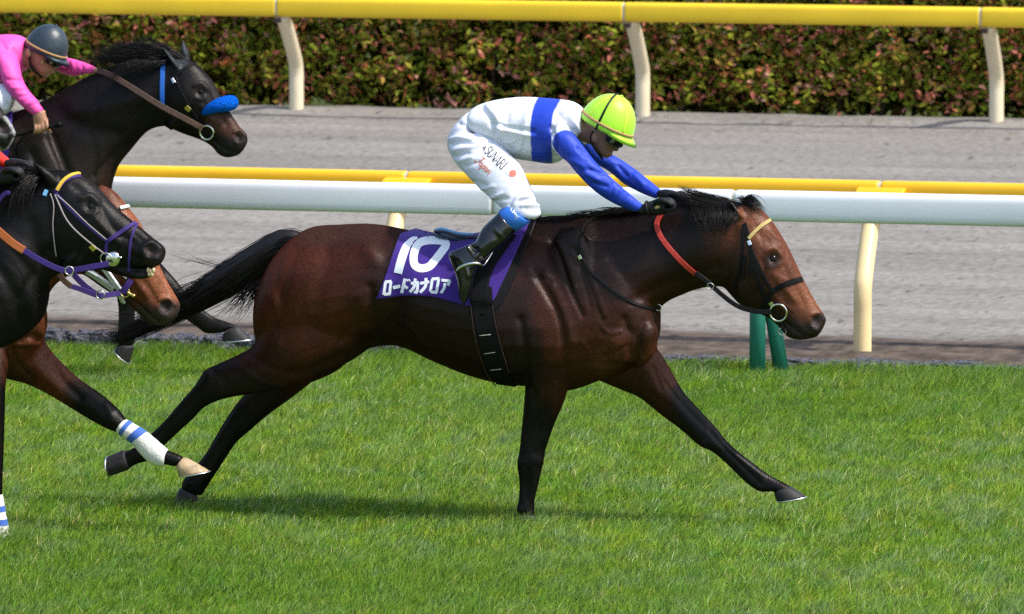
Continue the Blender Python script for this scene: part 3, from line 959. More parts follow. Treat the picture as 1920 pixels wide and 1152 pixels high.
main = empty("racehorse", P(985, 985, 0) * 1.0, "dark bay racehorse in the lead wearing purple number 10 cloth", "horse", "galloping racehorses")
mb = MB()
for s in (TRUNK, NECK, HEAD, FORE_NEAR, FORE_FAR, HIND_NEAR, HIND_FAR):
    mb.loft(s, 0.0)
mb.loft(EAR_NEAR, 0.0, 16)
mb.loft([(a[0] + 28, a[1] - 4, a[2] + 28, a[3] - 4, a[4], -a[5] * 0.9) for a in EAR_NEAR], 0.0, 16)
# shoulder, breast and haunch muscles on both sides
for sgn in (-1, 1):
    mb.loft([(1050, 420, 1080, 416, .008, sgn * .08), (1042, 442, 1092, 434, .03, sgn * .13), (1030, 500, 1120, 490, .055, sgn * .138), (1040, 560, 1160, 560, .07, sgn * .14), (1080, 620, 1195, 630, .075, sgn * .14), (1120, 670, 1190, 680, .05, sgn * .12)], 0.0)
    mb.loft([(975, 515, 1015, 512, .008, sgn * .15), (955, 545, 1032, 540, .03, sgn * .195), (960, 590, 1060, 590, .055, sgn * .20), (975, 650, 1078, 650, .06, sgn * .18), (995, 700, 1070, 700, .04, sgn * .16)], 0.0)
    mb.loft([(1172, 570, 1192, 566, .008, sgn * .06), (1165, 592, 1197, 585, .03, sgn * .09), (1190, 640, 1228, 610, .06, sgn * .10), (1195, 680, 1230, 655, .05, sgn * .09), (1190, 695, 1215, 680, .02, sgn * .08)], 0.0)
    mb.loft([(555, 450, 620, 436, .008, sgn * .10), (540, 472, 630, 458, .03, sgn * .155), (515, 520, 650, 500, .075, sgn * .19), (500, 590, 660, 580, .085, sgn * .19), (500, 640, 640, 650, .07, sgn * .17), (520, 680, 590, 690, .04, sgn * .15)], 0.0)
    mb.loft([(1392, 530, 1440, 480, .015, sgn * .075), (1380, 540, 1430, 520, .03, sgn * .070), (1385, 560, 1425, 545, .025, sgn * .06)], 0.0, 16)
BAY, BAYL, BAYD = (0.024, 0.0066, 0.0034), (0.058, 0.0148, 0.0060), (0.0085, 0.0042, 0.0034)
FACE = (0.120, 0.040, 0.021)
strokes = [
    ([(1035, 452), (1050, 485), (1060, 515), (1075, 555), (1092, 592)], 5, -.010), ([(1049, 455), (1066, 495), (1078, 540)], 7, .008),
    ([(1008, 520), (1030, 556), (1048, 596), (1056, 640), (1060, 690)], 7, -.012), ([(1022, 515), (1046, 556), (1063, 600), (1072, 640)], 9, .008),
    ([(1078, 468), (1096, 508), (1112, 552), (1130, 600)], 5, -.008), ([(1100, 510), (1118, 560), (1132, 590)], 8, .007),
    ([(1086, 500), (1098, 540), (1108, 575)], 5, -.006), ([(1000, 505), (1015, 520), (1030, 528)], 5, -.006),
    ([(1150, 648)], 24, .014), ([(1218, 622)], 26, .016), ([(1172, 600), (1182, 640), (1180, 690)], 7, -.011), ([(1120, 690), (1150, 690), (1180, 672)], 7, .008),
    ([(1130, 668), (1155, 660), (1175, 650)], 5, -.008),
    ([(1185, 565), (1240, 535), (1300, 520), (1345, 500)], 10, -.009), ([(1120, 420), (1200, 425), (1290, 415)], 16, -.006), ([(1100, 470), (1160, 500), (1230, 500), (1300, 470)], 22, .006),
    ([(742, 520), (738, 560), (730, 610)], 22, -.020), ([(690, 470), (700, 485)], 16, .016), ([(694, 540), (700, 590), (716, 640)], 9, -.013), ([(668, 560), (676, 610)], 16, .008),
    ([(556, 470), (530, 540), (520, 620)], 10, -.007), ([(610, 470), (600, 540), (590, 620)], 14, -.005), ([(545, 700), (590, 690), (640, 668)], 9, -.009),
    ([(780, 480), (790, 560), (800, 640)], 30, .006), ([(976, 600), (984, 660), (988, 722)], 8, -.014),
    ([(880, 690), (930, 702), (980, 706)], 12, -.005),
    ([(405, 700), (420, 712)], 8, -.006), ([(388, 700)], 8, .006), ([(400, 740), (372, 770), (330, 812)], 4, -.004),
    ([(1330, 808), (1360, 842), (1400, 882), (1425, 905)], 4, -.006), ([(1345, 812)], 9, .004), ([(1250, 720), (1290, 770), (1320, 800)], 6, -.006), ([(1215, 735), (1255, 765)], 6, -.004),
    ([(1000, 730), (1010, 790), (1003, 850)], 6, -.006), ([(1012, 868)], 8, .004), ([(990, 880), (988, 940)], 4, -.005),
    # veins, tendons and ribs
    ([(1462, 520), (1478, 528), (1492, 548), (1500, 566)], 2.6, .004), ([(1478, 470), (1486, 500)], 2.6, .003), ([(1452, 556), (1470, 572), (1488, 584)], 2.6, .0035), ([(1440, 430), (1456, 446)], 3, .004), ([(1418, 425), (1430, 455)], 4, -.005),
    ([(1130, 615), (1145, 625), (1165, 622)], 2.8, .005), ([(1090, 640), (1105, 662), (1100, 690)], 3, .004), ([(1205, 600), (1200, 640), (1208, 668)], 3, -.006), ([(1240, 690), (1252, 715), (1275, 745)], 3, .005), ([(1225, 690), (1240, 730)], 4, -.006),
    ([(1284, 745), (1312, 775), (1338, 800)], 3.5, .005), ([(1360, 836), (1395, 866), (1430, 893)], 3, .005), ([(1352, 852), (1385, 888), (1415, 912)], 3, .005), ([(1422, 915), (1432, 918)], 5, .006), ([(1320, 835)], 6, .007), ([(1340, 806), (1352, 822)], 5, .005),
    ([(980, 880), (979, 940)], 2.6, .005), ([(1003, 880), (998, 940)], 2.6, .004), ([(976, 868)], 6, .006), ([(974, 957)], 6, .006), ([(1040, 720), (1035, 780), (1022, 830)], 4, .005), ([(1020, 725), (1020, 780)], 4, -.005),
    ([(372, 725), (340, 760), (300, 806)], 3, .005), ([(395, 745), (365, 778), (325, 818)], 3, .004), ([(448, 760), (425, 800), (395, 850)], 3, .004), ([(475, 785), (445, 828), (410, 880)], 3, .004), ([(268, 848)], 6, .006), ([(355, 905)], 6, .006),
    ([(470, 665), (510, 690), (560, 705)], 7, -.007), ([(450, 690), (490, 715), (530, 725)], 6, .006), ([(640, 640), (660, 610), (668, 570)], 8, -.007), ([(515, 560), (525, 610), (520, 650)], 8, .006),
    ([(800, 590), (812, 640), (830, 675)], 8, -.003), ([(826, 590), (840, 640), (856, 680)], 8, -.003), ([(852, 600), (866, 645), (882, 685)], 8, -.003), ([(760, 600), (800, 650), (850, 685), (900, 700)], 3, .004),
    # face
    ([(1396, 571), (1420, 548), (1432, 516), (1430, 490)], 6, -.008), ([(1448, 484)], 9, -.012), ([(1436, 470), (1452, 466), (1464, 478)], 5, .009), ([(1440, 500), (1452, 502), (1462, 496)], 4, .004),
    ([(1450, 512), (1472, 540), (1490, 562)], 6, .006), ([(1470, 500), (1486, 535), (1505, 570)], 6, -.006), ([(1458, 540), (1475, 565)], 6, -.005), ([(1428, 440), (1440, 452)], 7, -.006),
    ([(1530, 603)], 9, -.024), ([(1522, 590), (1538, 588), (1546, 600)], 4, .007), ([(1520, 600), (1524, 615), (1532, 620)], 4, .006),
    ([(1472, 604), (1490, 618), (1508, 629), (1522, 633)], 3.2, -.009), ([(1505, 600), (1515, 618)], 6, -.004), ([(1480, 625), (1500, 634)], 5, .004),
]
paint = [
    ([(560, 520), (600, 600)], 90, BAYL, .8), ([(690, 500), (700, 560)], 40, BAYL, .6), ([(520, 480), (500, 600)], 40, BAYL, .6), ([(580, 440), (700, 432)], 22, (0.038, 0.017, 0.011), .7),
    ([(760, 560), (980, 640)], 90, BAYD, .75), ([(820, 440), (1000, 410), (1060, 405)], 40, BAYD, .9), ([(1060, 405), (1200, 400), (1340, 385)], 55, BAYD, .9),  # barrel and belly: dark bay coat, with the belly's shade put into the colour
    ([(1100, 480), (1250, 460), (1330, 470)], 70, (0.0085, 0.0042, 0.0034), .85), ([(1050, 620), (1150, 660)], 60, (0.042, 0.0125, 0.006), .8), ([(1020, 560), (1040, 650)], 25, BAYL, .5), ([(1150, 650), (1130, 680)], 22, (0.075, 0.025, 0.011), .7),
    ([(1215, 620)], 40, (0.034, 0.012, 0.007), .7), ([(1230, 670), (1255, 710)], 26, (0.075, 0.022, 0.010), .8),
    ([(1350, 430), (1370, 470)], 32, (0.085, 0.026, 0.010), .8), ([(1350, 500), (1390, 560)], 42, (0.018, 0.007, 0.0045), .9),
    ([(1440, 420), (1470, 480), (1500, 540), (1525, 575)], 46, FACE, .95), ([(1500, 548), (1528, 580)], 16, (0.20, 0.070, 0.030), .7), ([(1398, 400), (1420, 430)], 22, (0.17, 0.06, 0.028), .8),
    ([(1395, 560), (1440, 590), (1470, 612)], 22, (0.018, 0.009, 0.007), .9), ([(1540, 605), (1525, 625), (1490, 622)], 20, (0.020, 0.014, 0.013), .95), ([(1448, 488)], 17, (0.010, 0.006, 0.005), .9),
    # black points
    ([(1300, 775), (1340, 810), (1400, 875), (1480, 925)], 40, BLK, 1.0), ([(1275, 735), (1290, 765)], 16, BLK, .8), ([(1000, 800), (996, 870), (988, 985)], 52, BLK, 1.0), ([(985, 730), (985, 800)], 24, BLK, .9),
    ([(400, 720), (330, 800), (215, 870)], 46, BLK, 1.0), ([(475, 770), (420, 850), (350, 940)], 52, BLK, 1.0), ([(430, 710), (500, 745)], 34, (0.012, 0.007, 0.006), .9),
    ([(600, 690), (700, 640)], 22, BAYD, .7), ([(930, 715), (985, 700), (990, 640)], 30, BAYD, .8),
    ([(1370, 385), (1390, 378)], 10, BLK, .9), ([(1362, 370), (1376, 388)], 9, BLK, .8),
]
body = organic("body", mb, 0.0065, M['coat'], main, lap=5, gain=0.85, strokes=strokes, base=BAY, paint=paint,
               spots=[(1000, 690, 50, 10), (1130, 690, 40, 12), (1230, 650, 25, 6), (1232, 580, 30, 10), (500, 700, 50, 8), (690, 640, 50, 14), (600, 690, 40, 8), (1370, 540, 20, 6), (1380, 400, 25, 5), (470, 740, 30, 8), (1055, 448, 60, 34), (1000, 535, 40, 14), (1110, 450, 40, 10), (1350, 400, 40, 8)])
MAINB = bvh_of(body)
eye(1449, 485, MAINB, 0.025, main, .66)
nostril(1530, 603, 12.5, 9, -1.0, MAINB, main)
hoof(((1451, 924), (1482, 911)), ((1456, 940), (1511, 931)), 0.12, .052, main)
hoof(((970, 966), (1003, 966)), ((966, 1000), (1010, 1000)), -0.13, .052, main, None, False)
hoof(((244, 880), (234, 843)), ((208, 893), (202, 856)), -0.14, .050, main)
hoof(((336, 915), (372, 930)), ((324, 952), (364, 964)), 0.13, .050, main, None, False)
# tail
mbt = MB()
TAIL = [(570, 440, 555, 480, .03), (545, 431, 528, 486, .04), (512, 436, 508, 503, .05), (482, 454, 488, 520, .05), (445, 478, 465, 536, .05), (405, 503, 430, 556, .045), (368, 536, 384, 574, .034), (330, 566, 343, 596, .026), (292, 592, 300, 611, .017), (250, 617, 256, 625, .009), (222, 632, 224, 637, .004)]
tail = organic("tail", mbt.loft(TAIL, 0.02), 0.008, M['hair'], main, lap=5)
gd = []
for k, (dy, yy) in enumerate(((0.05, .05), (.3, -.035), (.55, -.05), (.8, -.04), (1.0, .02))):
    gd.append([(a[0] * (1 - dy) + a[2] * dy, a[1] * (1 - dy) + a[3] * dy, 0.02 + yy * (1 - i / 12)) for i, a in enumerate(TAIL)] + [(186 + 6 * k, 640 + k * 2, 0.02)])
hair("tail_hair", gd, 1500, M['hair'], tail, jit=0.006, width=0.0022, grow=2.6, lmin=0.5, seed=3)
hair("tail_hair", [[(380, 520, 0), (330, 540, .02), (270, 590, .03), (200, 590, .03)], [(330, 580, 0), (280, 595, .02), (230, 612, .03), (182, 612, .03)], [(300, 600, 0), (260, 622, .02), (220, 640, .03), (175, 648, .03)]], 130, M['hair'], tail, jit=0.012, width=0.0014, grow=2.5, lmin=.7, seed=4)
hair("tail_hair", [[(497, 520, 0), (488, 545, -.02), (480, 575, -.02), (470, 605, 0)], [(490, 525, 0), (470, 555, -.02), (452, 580, -.02), (418, 598, 0)], [(470, 535, 0), (440, 562, -.02), (420, 580, 0), (398, 592, 0)]], 110, M['hair'], tail, jit=0.010, width=0.0014, grow=3.0, lmin=.4, seed=5)
hair("tail_hair", [[(430, 500, 0), (400, 492, .02), (370, 485, .02), (335, 470, .0)], [(420, 505, 0), (390, 500, .02), (355, 492, .02), (325, 482, 0)]], 8, M['hair'], tail, jit=0.006, width=0.0011, grow=2.0, lmin=.8, seed=6)
# mane and forelock
hair("mane", [[(1395, 384, 0), (1350, 372, -.01), (1310, 362, -.01), (1270, 347, 0)], [(1385, 392, -.02), (1340, 380, -.03), (1300, 372, -.03), (1272, 350, -.01)], [(1370, 392, -.03), (1330, 388, -.05), (1295, 382, -.05), (1262, 378, -.03)]], 700, M['hair'], main, jit=0.0035, width=0.0013, grow=2.0, lmin=.45, seed=7)
hair("mane", [[(1290, 384, -.02), (1296, 400, -.10), (1308, 420, -.125), (1325, 438, -.13)], [(1320, 382, -.02), (1318, 402, -.10), (1328, 424, -.125), (1345, 441, -.13)], [(1350, 382, -.02), (1352, 402, -.10), (1350, 424, -.12), (1356, 440, -.13)], [(1375, 384, -.02), (1382, 402, -.09), (1374, 420, -.115), (1362, 434, -.125)]], 520, M['hair'], main, jit=0.0045, width=0.0012, grow=2.6, lmin=.45, seed=8)
hair("mane", [[(1290, 384, 0), (1260, 384, -.03), (1225, 388, -.05), (1195, 398, -.06)], [(1240, 390, 0), (1205, 392, -.03), (1170, 396, -.04), (1140, 405, -.05)], [(1180, 397, 0), (1150, 394, -.02), (1120, 396, -.03), (1085, 404, -.04)], [(1110, 406, 0), (1080, 404, -.02), (1055, 404, -.03), (1030, 410, -.04)]], 260, M['hair'], main, jit=0.004, width=0.0018, grow=1.8, lmin=.3, seed=9)
hair("forelock", [[(1398, 380, 0), (1402, 370, -.01), (1418, 372, -.02), (1440, 400, -.03)], [(1400, 384, -.02), (1404, 376, -.03), (1412, 384, -.045), (1438, 408, -.05)], [(1395, 384, .02), (1392, 374, .01), (1384, 372, 0), (1374, 376, -.02)]], 450, M['hair'], main, jit=0.005, width=0.0013, grow=1.4, lmin=.5, seed=10)

# bridle of the leader
br = empty("bridle", Vector(hit(MAINB, 1425, 500)[0]), "black bridle with gold browband on the leading bay's head", "bridle")
strap("cheek_strap", [(1396, 420), (1404, 450), (1412, 490), (1425, 535), (1440, 570), (1450, 580)], 9, MAINB, M['leather'], br)
strap("cheek_strap", [(1408, 470), (1425, 505), (1440, 535), (1452, 550)], 7, MAINB, M['leather'], br)
strap("strap_end", [(1410, 470), (1409, 490), (1406, 515)], 6, MAINB, M['leather'], br, lift=.006)
strap("strap_end", [(1398, 480), (1394, 500), (1393, 522)], 6, MAINB, M['leather'], br, lift=.006)
strap("throat_latch", [(1394, 430), (1392, 470), (1386, 510), (1378, 540)], 6, MAINB, M['leather'], br)
strap("brow_band", [(1404, 448), (1416, 434), (1430, 422), (1443, 414)], 7, MAINB, M['gold'], br, thick=.005)
strap("nose_band", [(1447, 548), (1460, 539), (1480, 530), (1498, 525), (1508, 524)], 10, MAINB, M['leather'], br, thick=.005)
strap("nose_band", [(1447, 548), (1438, 565), (1428, 582)], 8, MAINB, M['leather'], br)
ring_at("bit_ring", 1461, 584, 16, MAINB, M['steel'], br, tube=.0042, lift=.016)
strap("cheek_buckle", [(1444, 566), (1450, 574)], 8, MAINB, M['steel'], br, lift=.008, step=3)
strap("cheek_buckle", [(1404, 452), (1407, 460)], 7, MAINB, M['steel'], br, lift=.008, step=3)
strap("bit_strap", [(1462, 601, -.06), (1466, 612, -.055), (1472, 622, -.05)], 6, MAINB, M['leather'], br)
ring_at("curb_ring", 1467, 622, 7, MAINB, M['steel'], br, tube=.002, Y=-.05)
rn = empty("reins", P(1300, 520, -.12), "reins with red grip section running to the leading jockey's hands", "reins")
strap("rein_grip", [(1241, 404), (1232, 418), (1234, 434), (1244, 452), (1262, 474), (1284, 496), (1304, 512)], 10, MAINB, M['red'], rn, lift=.010, thick=.006)
strap("rein", [(1304, 512, -.115), (1328, 530, -.11), (1350, 550, -.105), (1382, 574, -.10), (1415, 584, -.095), (1446, 586, -.088)], 9, MAINB, M['leather'], rn)
ring_at("rein_ring", 1332, 537, 6, MAINB, M['steel'], rn, tube=.002, Y=-.125)
nst = empty("neck_strap", Vector(hit(MAINB, 1100, 500)[0]), "thin black neck strap looped around the leading bay's neck base", "strap")
strap("strap", [(1116, 408), (1098, 422), (1087, 444), (1086, 468), (1094, 490), (1118, 520), (1155, 550), (1190, 570), (1232, 582)], 6, MAINB, M['leather'], nst, lift=.005)
strap("buckle", [(1087, 479), (1090, 486)], 7, MAINB, M['steel'], nst, lift=.010, step=3)
ring_at("ring", 1234, 577, 6, MAINB, M['steel'], nst, tube=.002, Y=-.06)

# saddle cloth
def draped(name, bottom, top, nu, nv, bvh, lift, material, parent, thick=0.005, power=1.0):
    """cloth lying on a body: lower edge to upper edge in pixels, over the spine to the other side"""
    b = resample(bottom, 1.0); t = resample(top, 1.0)
    b = np.stack([np.interp(np.linspace(0, 1, nu), np.linspace(0, 1, len(b)), b[:, k]) for k in (0, 1)], 1)
    t = np.stack([np.interp(np.linspace(0, 1, nu), np.linspace(0, 1, len(t)), t[:, k]) for k in (0, 1)], 1)
    Gp = np.full((nu, nv, 3), np.nan)
    for i in range(nu):
        for j in range(nv):
            f = j / (nv - 1)
            f = f ** power
            x, y = b[i] * (1 - f) + t[i] * f
            hh = hit(bvh, x, y)
            if hh is None:
                hh = hit(bvh, x, y + 4) or hit(bvh, x, y + 9)
            if hh is not None:
                Gp[i, j] = hh[0] + hh[1] * lift
    for i in range(nu):
        for k in range(3):
            okj = ~np.isnan(Gp[i, :, k])
            Gp[i, :, k] = np.interp(range(nv), np.arange(nv)[okj], Gp[i, okj, k])
    for _ in range(4):
        Gp[1:-1, 1:-1] = 0.5 * Gp[1:-1, 1:-1] + 0.125 * (Gp[:-2, 1:-1] + Gp[2:, 1:-1] + Gp[1:-1, :-2] + Gp[1:-1, 2:])
    far = Gp[:, ::-1].copy(); far[:, :, 1] = -far[:, :, 1] + 0.0
    full = np.concatenate([Gp, far], 1)
    nv2 = full.shape[1]
    V = full.reshape(-1, 3)
    F = [(i * nv2 + j, (i + 1) * nv2 + j, (i + 1) * nv2 + j + 1, i * nv2 + j + 1) for i in range(nu - 1) for j in range(nv2 - 1)]
    o = MB().add(V, F).build(name, material, parent)
    sm = o.modifiers.new("thickness", 'SOLIDIFY'); sm.thickness = thick; sm.offset = 0.0
    return o


sc_root = empty("saddle_cloth", Vector(hit(MAINB, 800, 500)[0]), "purple saddle cloth printed with white 10 and katakana name", "saddle cloth")
pad = draped("pad", [(880, 590), (905, 592), (926, 586), (945, 560), (965, 522)], [(900, 444), (930, 434), (960, 424), (990, 411), (1010, 407)], 24, 24, MAINB, .007, M['leather'], sc_root, .004)
clo = draped("cloth", [(707, 560), (735, 557), (775, 555), (815, 558), (845, 566), (880, 574), (905, 573), (917, 572), (924, 566), (934, 548)], [(750, 444), (770, 438), (790, 437), (815, 436), (845, 441), (875, 442), (910, 438), (940, 431), (970, 421), (990, 412), (1000, 408)], 70, 36, MAINB, .013, M['cloth'], sc_root, .004)
CLB = bvh_of(clo)
decal("digit_1", [([(771, 453.5), (763, 462), (757, 476), (751, 495), (746.5, 513)], [11, 15, 16, 16, 16]), ([(783, 447.5), (775, 449), (768, 455)], [4, 8, 11])], CLB, M['print_white'], clo, .0035, 6)
decal("digit_0", [([(803, 452), (790, 455), (782, 462), (776, 478), (776.5, 494), (783, 502), (794, 504), (806, 500), (815, 490), (826, 476), (835, 464), (836, 457), (828, 453), (815, 452), (803, 452)], 15)], CLB, M['print_white'], clo, .0035, 6)
KW = 5.2
kana = [
    [([(723, 529), (719.5, 553)], KW), ([(722, 529), (734, 528)], KW), ([(733, 528), (730.5, 552)], KW), ([(720, 552), (732, 551)], KW)],
    [([(737, 540), (751, 537)], KW + 1)],
    [([(760, 523), (754, 550)], KW + .5), ([(757, 535), (765, 541)], KW), ([(763, 524), (765, 528)], 3), ([(767, 524), (769, 528)], 3)],
    [([(771, 532), (785, 530)], KW), ([(784, 530), (782, 548), (777, 547)], KW), ([(779, 523), (777, 538), (769, 548)], KW)],
    [([(788, 532), (805, 529)], KW), ([(799, 522), (798, 537), (788, 549)], KW + .3)],
    [([(811, 524), (807, 548)], KW), ([(810, 524), (824, 523)], KW), ([(823, 523), (818.5, 549)], KW), ([(808, 548), (820, 549)], KW)],
    [([(828, 526), (845, 528)], KW), ([(844, 527), (840, 536)], KW), ([(835, 532), (833, 541), (827, 550)], KW)],
]
for k in kana:
    decal("katakana_letter", k, CLB, M['print_white'], clo, .0035, 3, 2.5)
# saddle and girth
sd = empty("racing_saddle", Vector(hit(MAINB, 900, 470)[0]), "small navy racing saddle with pale blue rim under the leading jockey", "saddle")
mbs = MB().loft([(816, 434, 818, 442, .05), (830, 432, 832, 446, .10), (860, 438, 862, 452, .11), (900, 440, 902, 456, .10), (940, 432, 945, 450, .09), (980, 416, 985, 436, .08), (1000, 408, 1004, 424, .04)], 0.0)
organic("seat", mbs, .006, M['navy'], sd, lap=3)
MB().tube([np.array(P(816, 434, -.05)), np.array(P(832, 435, -.095)), np.array(P(860, 443, -.105)), np.array(P(900, 446, -.10))], .008, 8, 4).build("rim", M['navy'], sd)
MB().tube([np.array(P(816, 432, -.02)), np.array(P(830, 430, -.03)), np.array(P(860, 438, -.03)), np.array(P(900, 441, -.03))], .007, 8, 4).build("rim", M['sky_blue'], sd)
CLOB = BVHTree.FromPolygons([v.co[:] for v in body.data.vertices] + [v.co[:] for v in clo.data.vertices],
                            [p.vertices[:] for p in body.data.polygons] + [tuple(i + len(body.data.vertices) for i in p.vertices) for p in clo.data.polygons])
strap("flap", [(955, 440), (930, 470), (910, 500), (899, 535), (900, 575)], 36, CLOB, M['leather'], sd, lift=.008)
gi = empty("girth", Vector(hit(MAINB, 925, 650)[0]), "wide black girth with buckles around the leading bay's belly", "girth")
strap("girth_band", [(903, 540), (905, 575), (911, 615), (921, 655), (934, 695), (950, 720)], 40, CLOB, M['leather'], gi, lift=.006)
strap("edge_seam", [(884, 575), (889, 615), (900, 660), (916, 700), (930, 718)], 1.6, CLOB, M['clip'], gi, lift=.012)
strap("edge_seam", [(923, 570), (930, 610), (942, 655), (955, 695)], 1.6, CLOB, M['clip'], gi, lift=.012)
for a, b in (((900, 628), (921, 626)), ((909, 661), (929, 658)), ((921, 690), (941, 688))):
    strap("buckle", [a, ((a[0] + b[0]) / 2, (a[1] + b[1]) / 2), b], 1.4, CLOB, M['joint'], gi, lift=.014, flat=False)

# ================================================================== jockeys
def fingers(mb, knuckles, mids, tips, Y, r=0.0085, dy=-0.02):
    for k, m_, t in zip(knuckles, mids, tips):
        a, b, c = np.array(P(*k)), np.array(P(*m_)), np.array(P(*t))
        mb.tube([a, (a + b) / 2, b, (b + c) / 2, c], [r * 1.05, r, r, r * .92, r * .8], 9, 2)


def helmet(root, cx, cy, Y, tilt, ra, rb, rw, material, seam, band, strap_mat, upto=1.0):
    """jockey's cap: dome above a tilted rim, peak in front, elastic band and seams. tilt = rim slope, sizes in m"""
    c = np.array(P(cx, cy, Y))
    f = np.array([math.cos(tilt), 0, -math.sin(tilt)]); u = np.array([math.sin(tilt), 0, math.cos(tilt)]); l = np.array([0, 1.0, 0])
    R = []
    th = np.linspace(0, 2 * math.pi, 36, endpoint=False)
    for a in np.linspace(0.0, 0.495, 14):
        ph = a * math.pi
        R.append([c + f * ra * math.cos(ph) * math.cos(t) + l * rw * math.cos(ph) * math.sin(t) + u * rb * math.sin(ph) for t in th])
    R.insert(0, [c - u * 0.012 + f * ra * .985 * math.cos(t) + l * rw * .985 * math.sin(t) for t in th])
    h = MB().rings(R).build("helmet", material, root)

    def on(a, t, k=1.004):
        return c + f * ra * k * math.cos(a) * math.cos(t) + l * rw * k * math.cos(a) * math.sin(t) + u * rb * k * math.sin(a)
    # peak
    V = []
    tt = np.linspace(-1.25, 1.25, 17)
    for t in tt:
        e = f * math.cos(t) * ra + l * math.sin(t) * rw
        ext = 0.040 * math.cos(t * 1.2) ** 0.8 if abs(t * 1.2) < 1.57 else 0
        V += [c + e * .96 + u * .010, c + e * .99 - u * .010 + (f * math.cos(t) + l * math.sin(t)) * ext - u * .012 * math.cos(t),
              c + e * .96 - u * .012]
    F = []
    for i in range(16):
        for j in range(3):
            F.append((i * 3 + j, i * 3 + (j + 1) % 3, (i + 1) * 3 + (j + 1) % 3, (i + 1) * 3 + j))
    F += [(0, 1, 2), (48, 50, 49)]
    MB().add(V, F).build("peak", material, h)
    MB().tube([on(0.10, t, 1.012) for t in np.linspace(0, 2 * math.pi, 41)], .006, 8, 1, flat=.5, nrm=np.array([on(0.10, t, 1.2) - c for t in np.linspace(0, 2 * math.pi, 41)]), close=False).build("band", band, h)
    if seam:
        for t0 in (-.75, -2.25, .75, 2.25):
            pts = np.array([on(a, t0, 1.0) for a in np.linspace(.12, 1.55, 16)])
            MB().tube(pts, .0050, 8, 1, flat=.22, nrm=pts - c).build("seam", seam, h)
    MB().ball(c + u * rb * 1.0, (.009, .009, .007)).build("button", material, h)
    return h, c, f, u, l, on


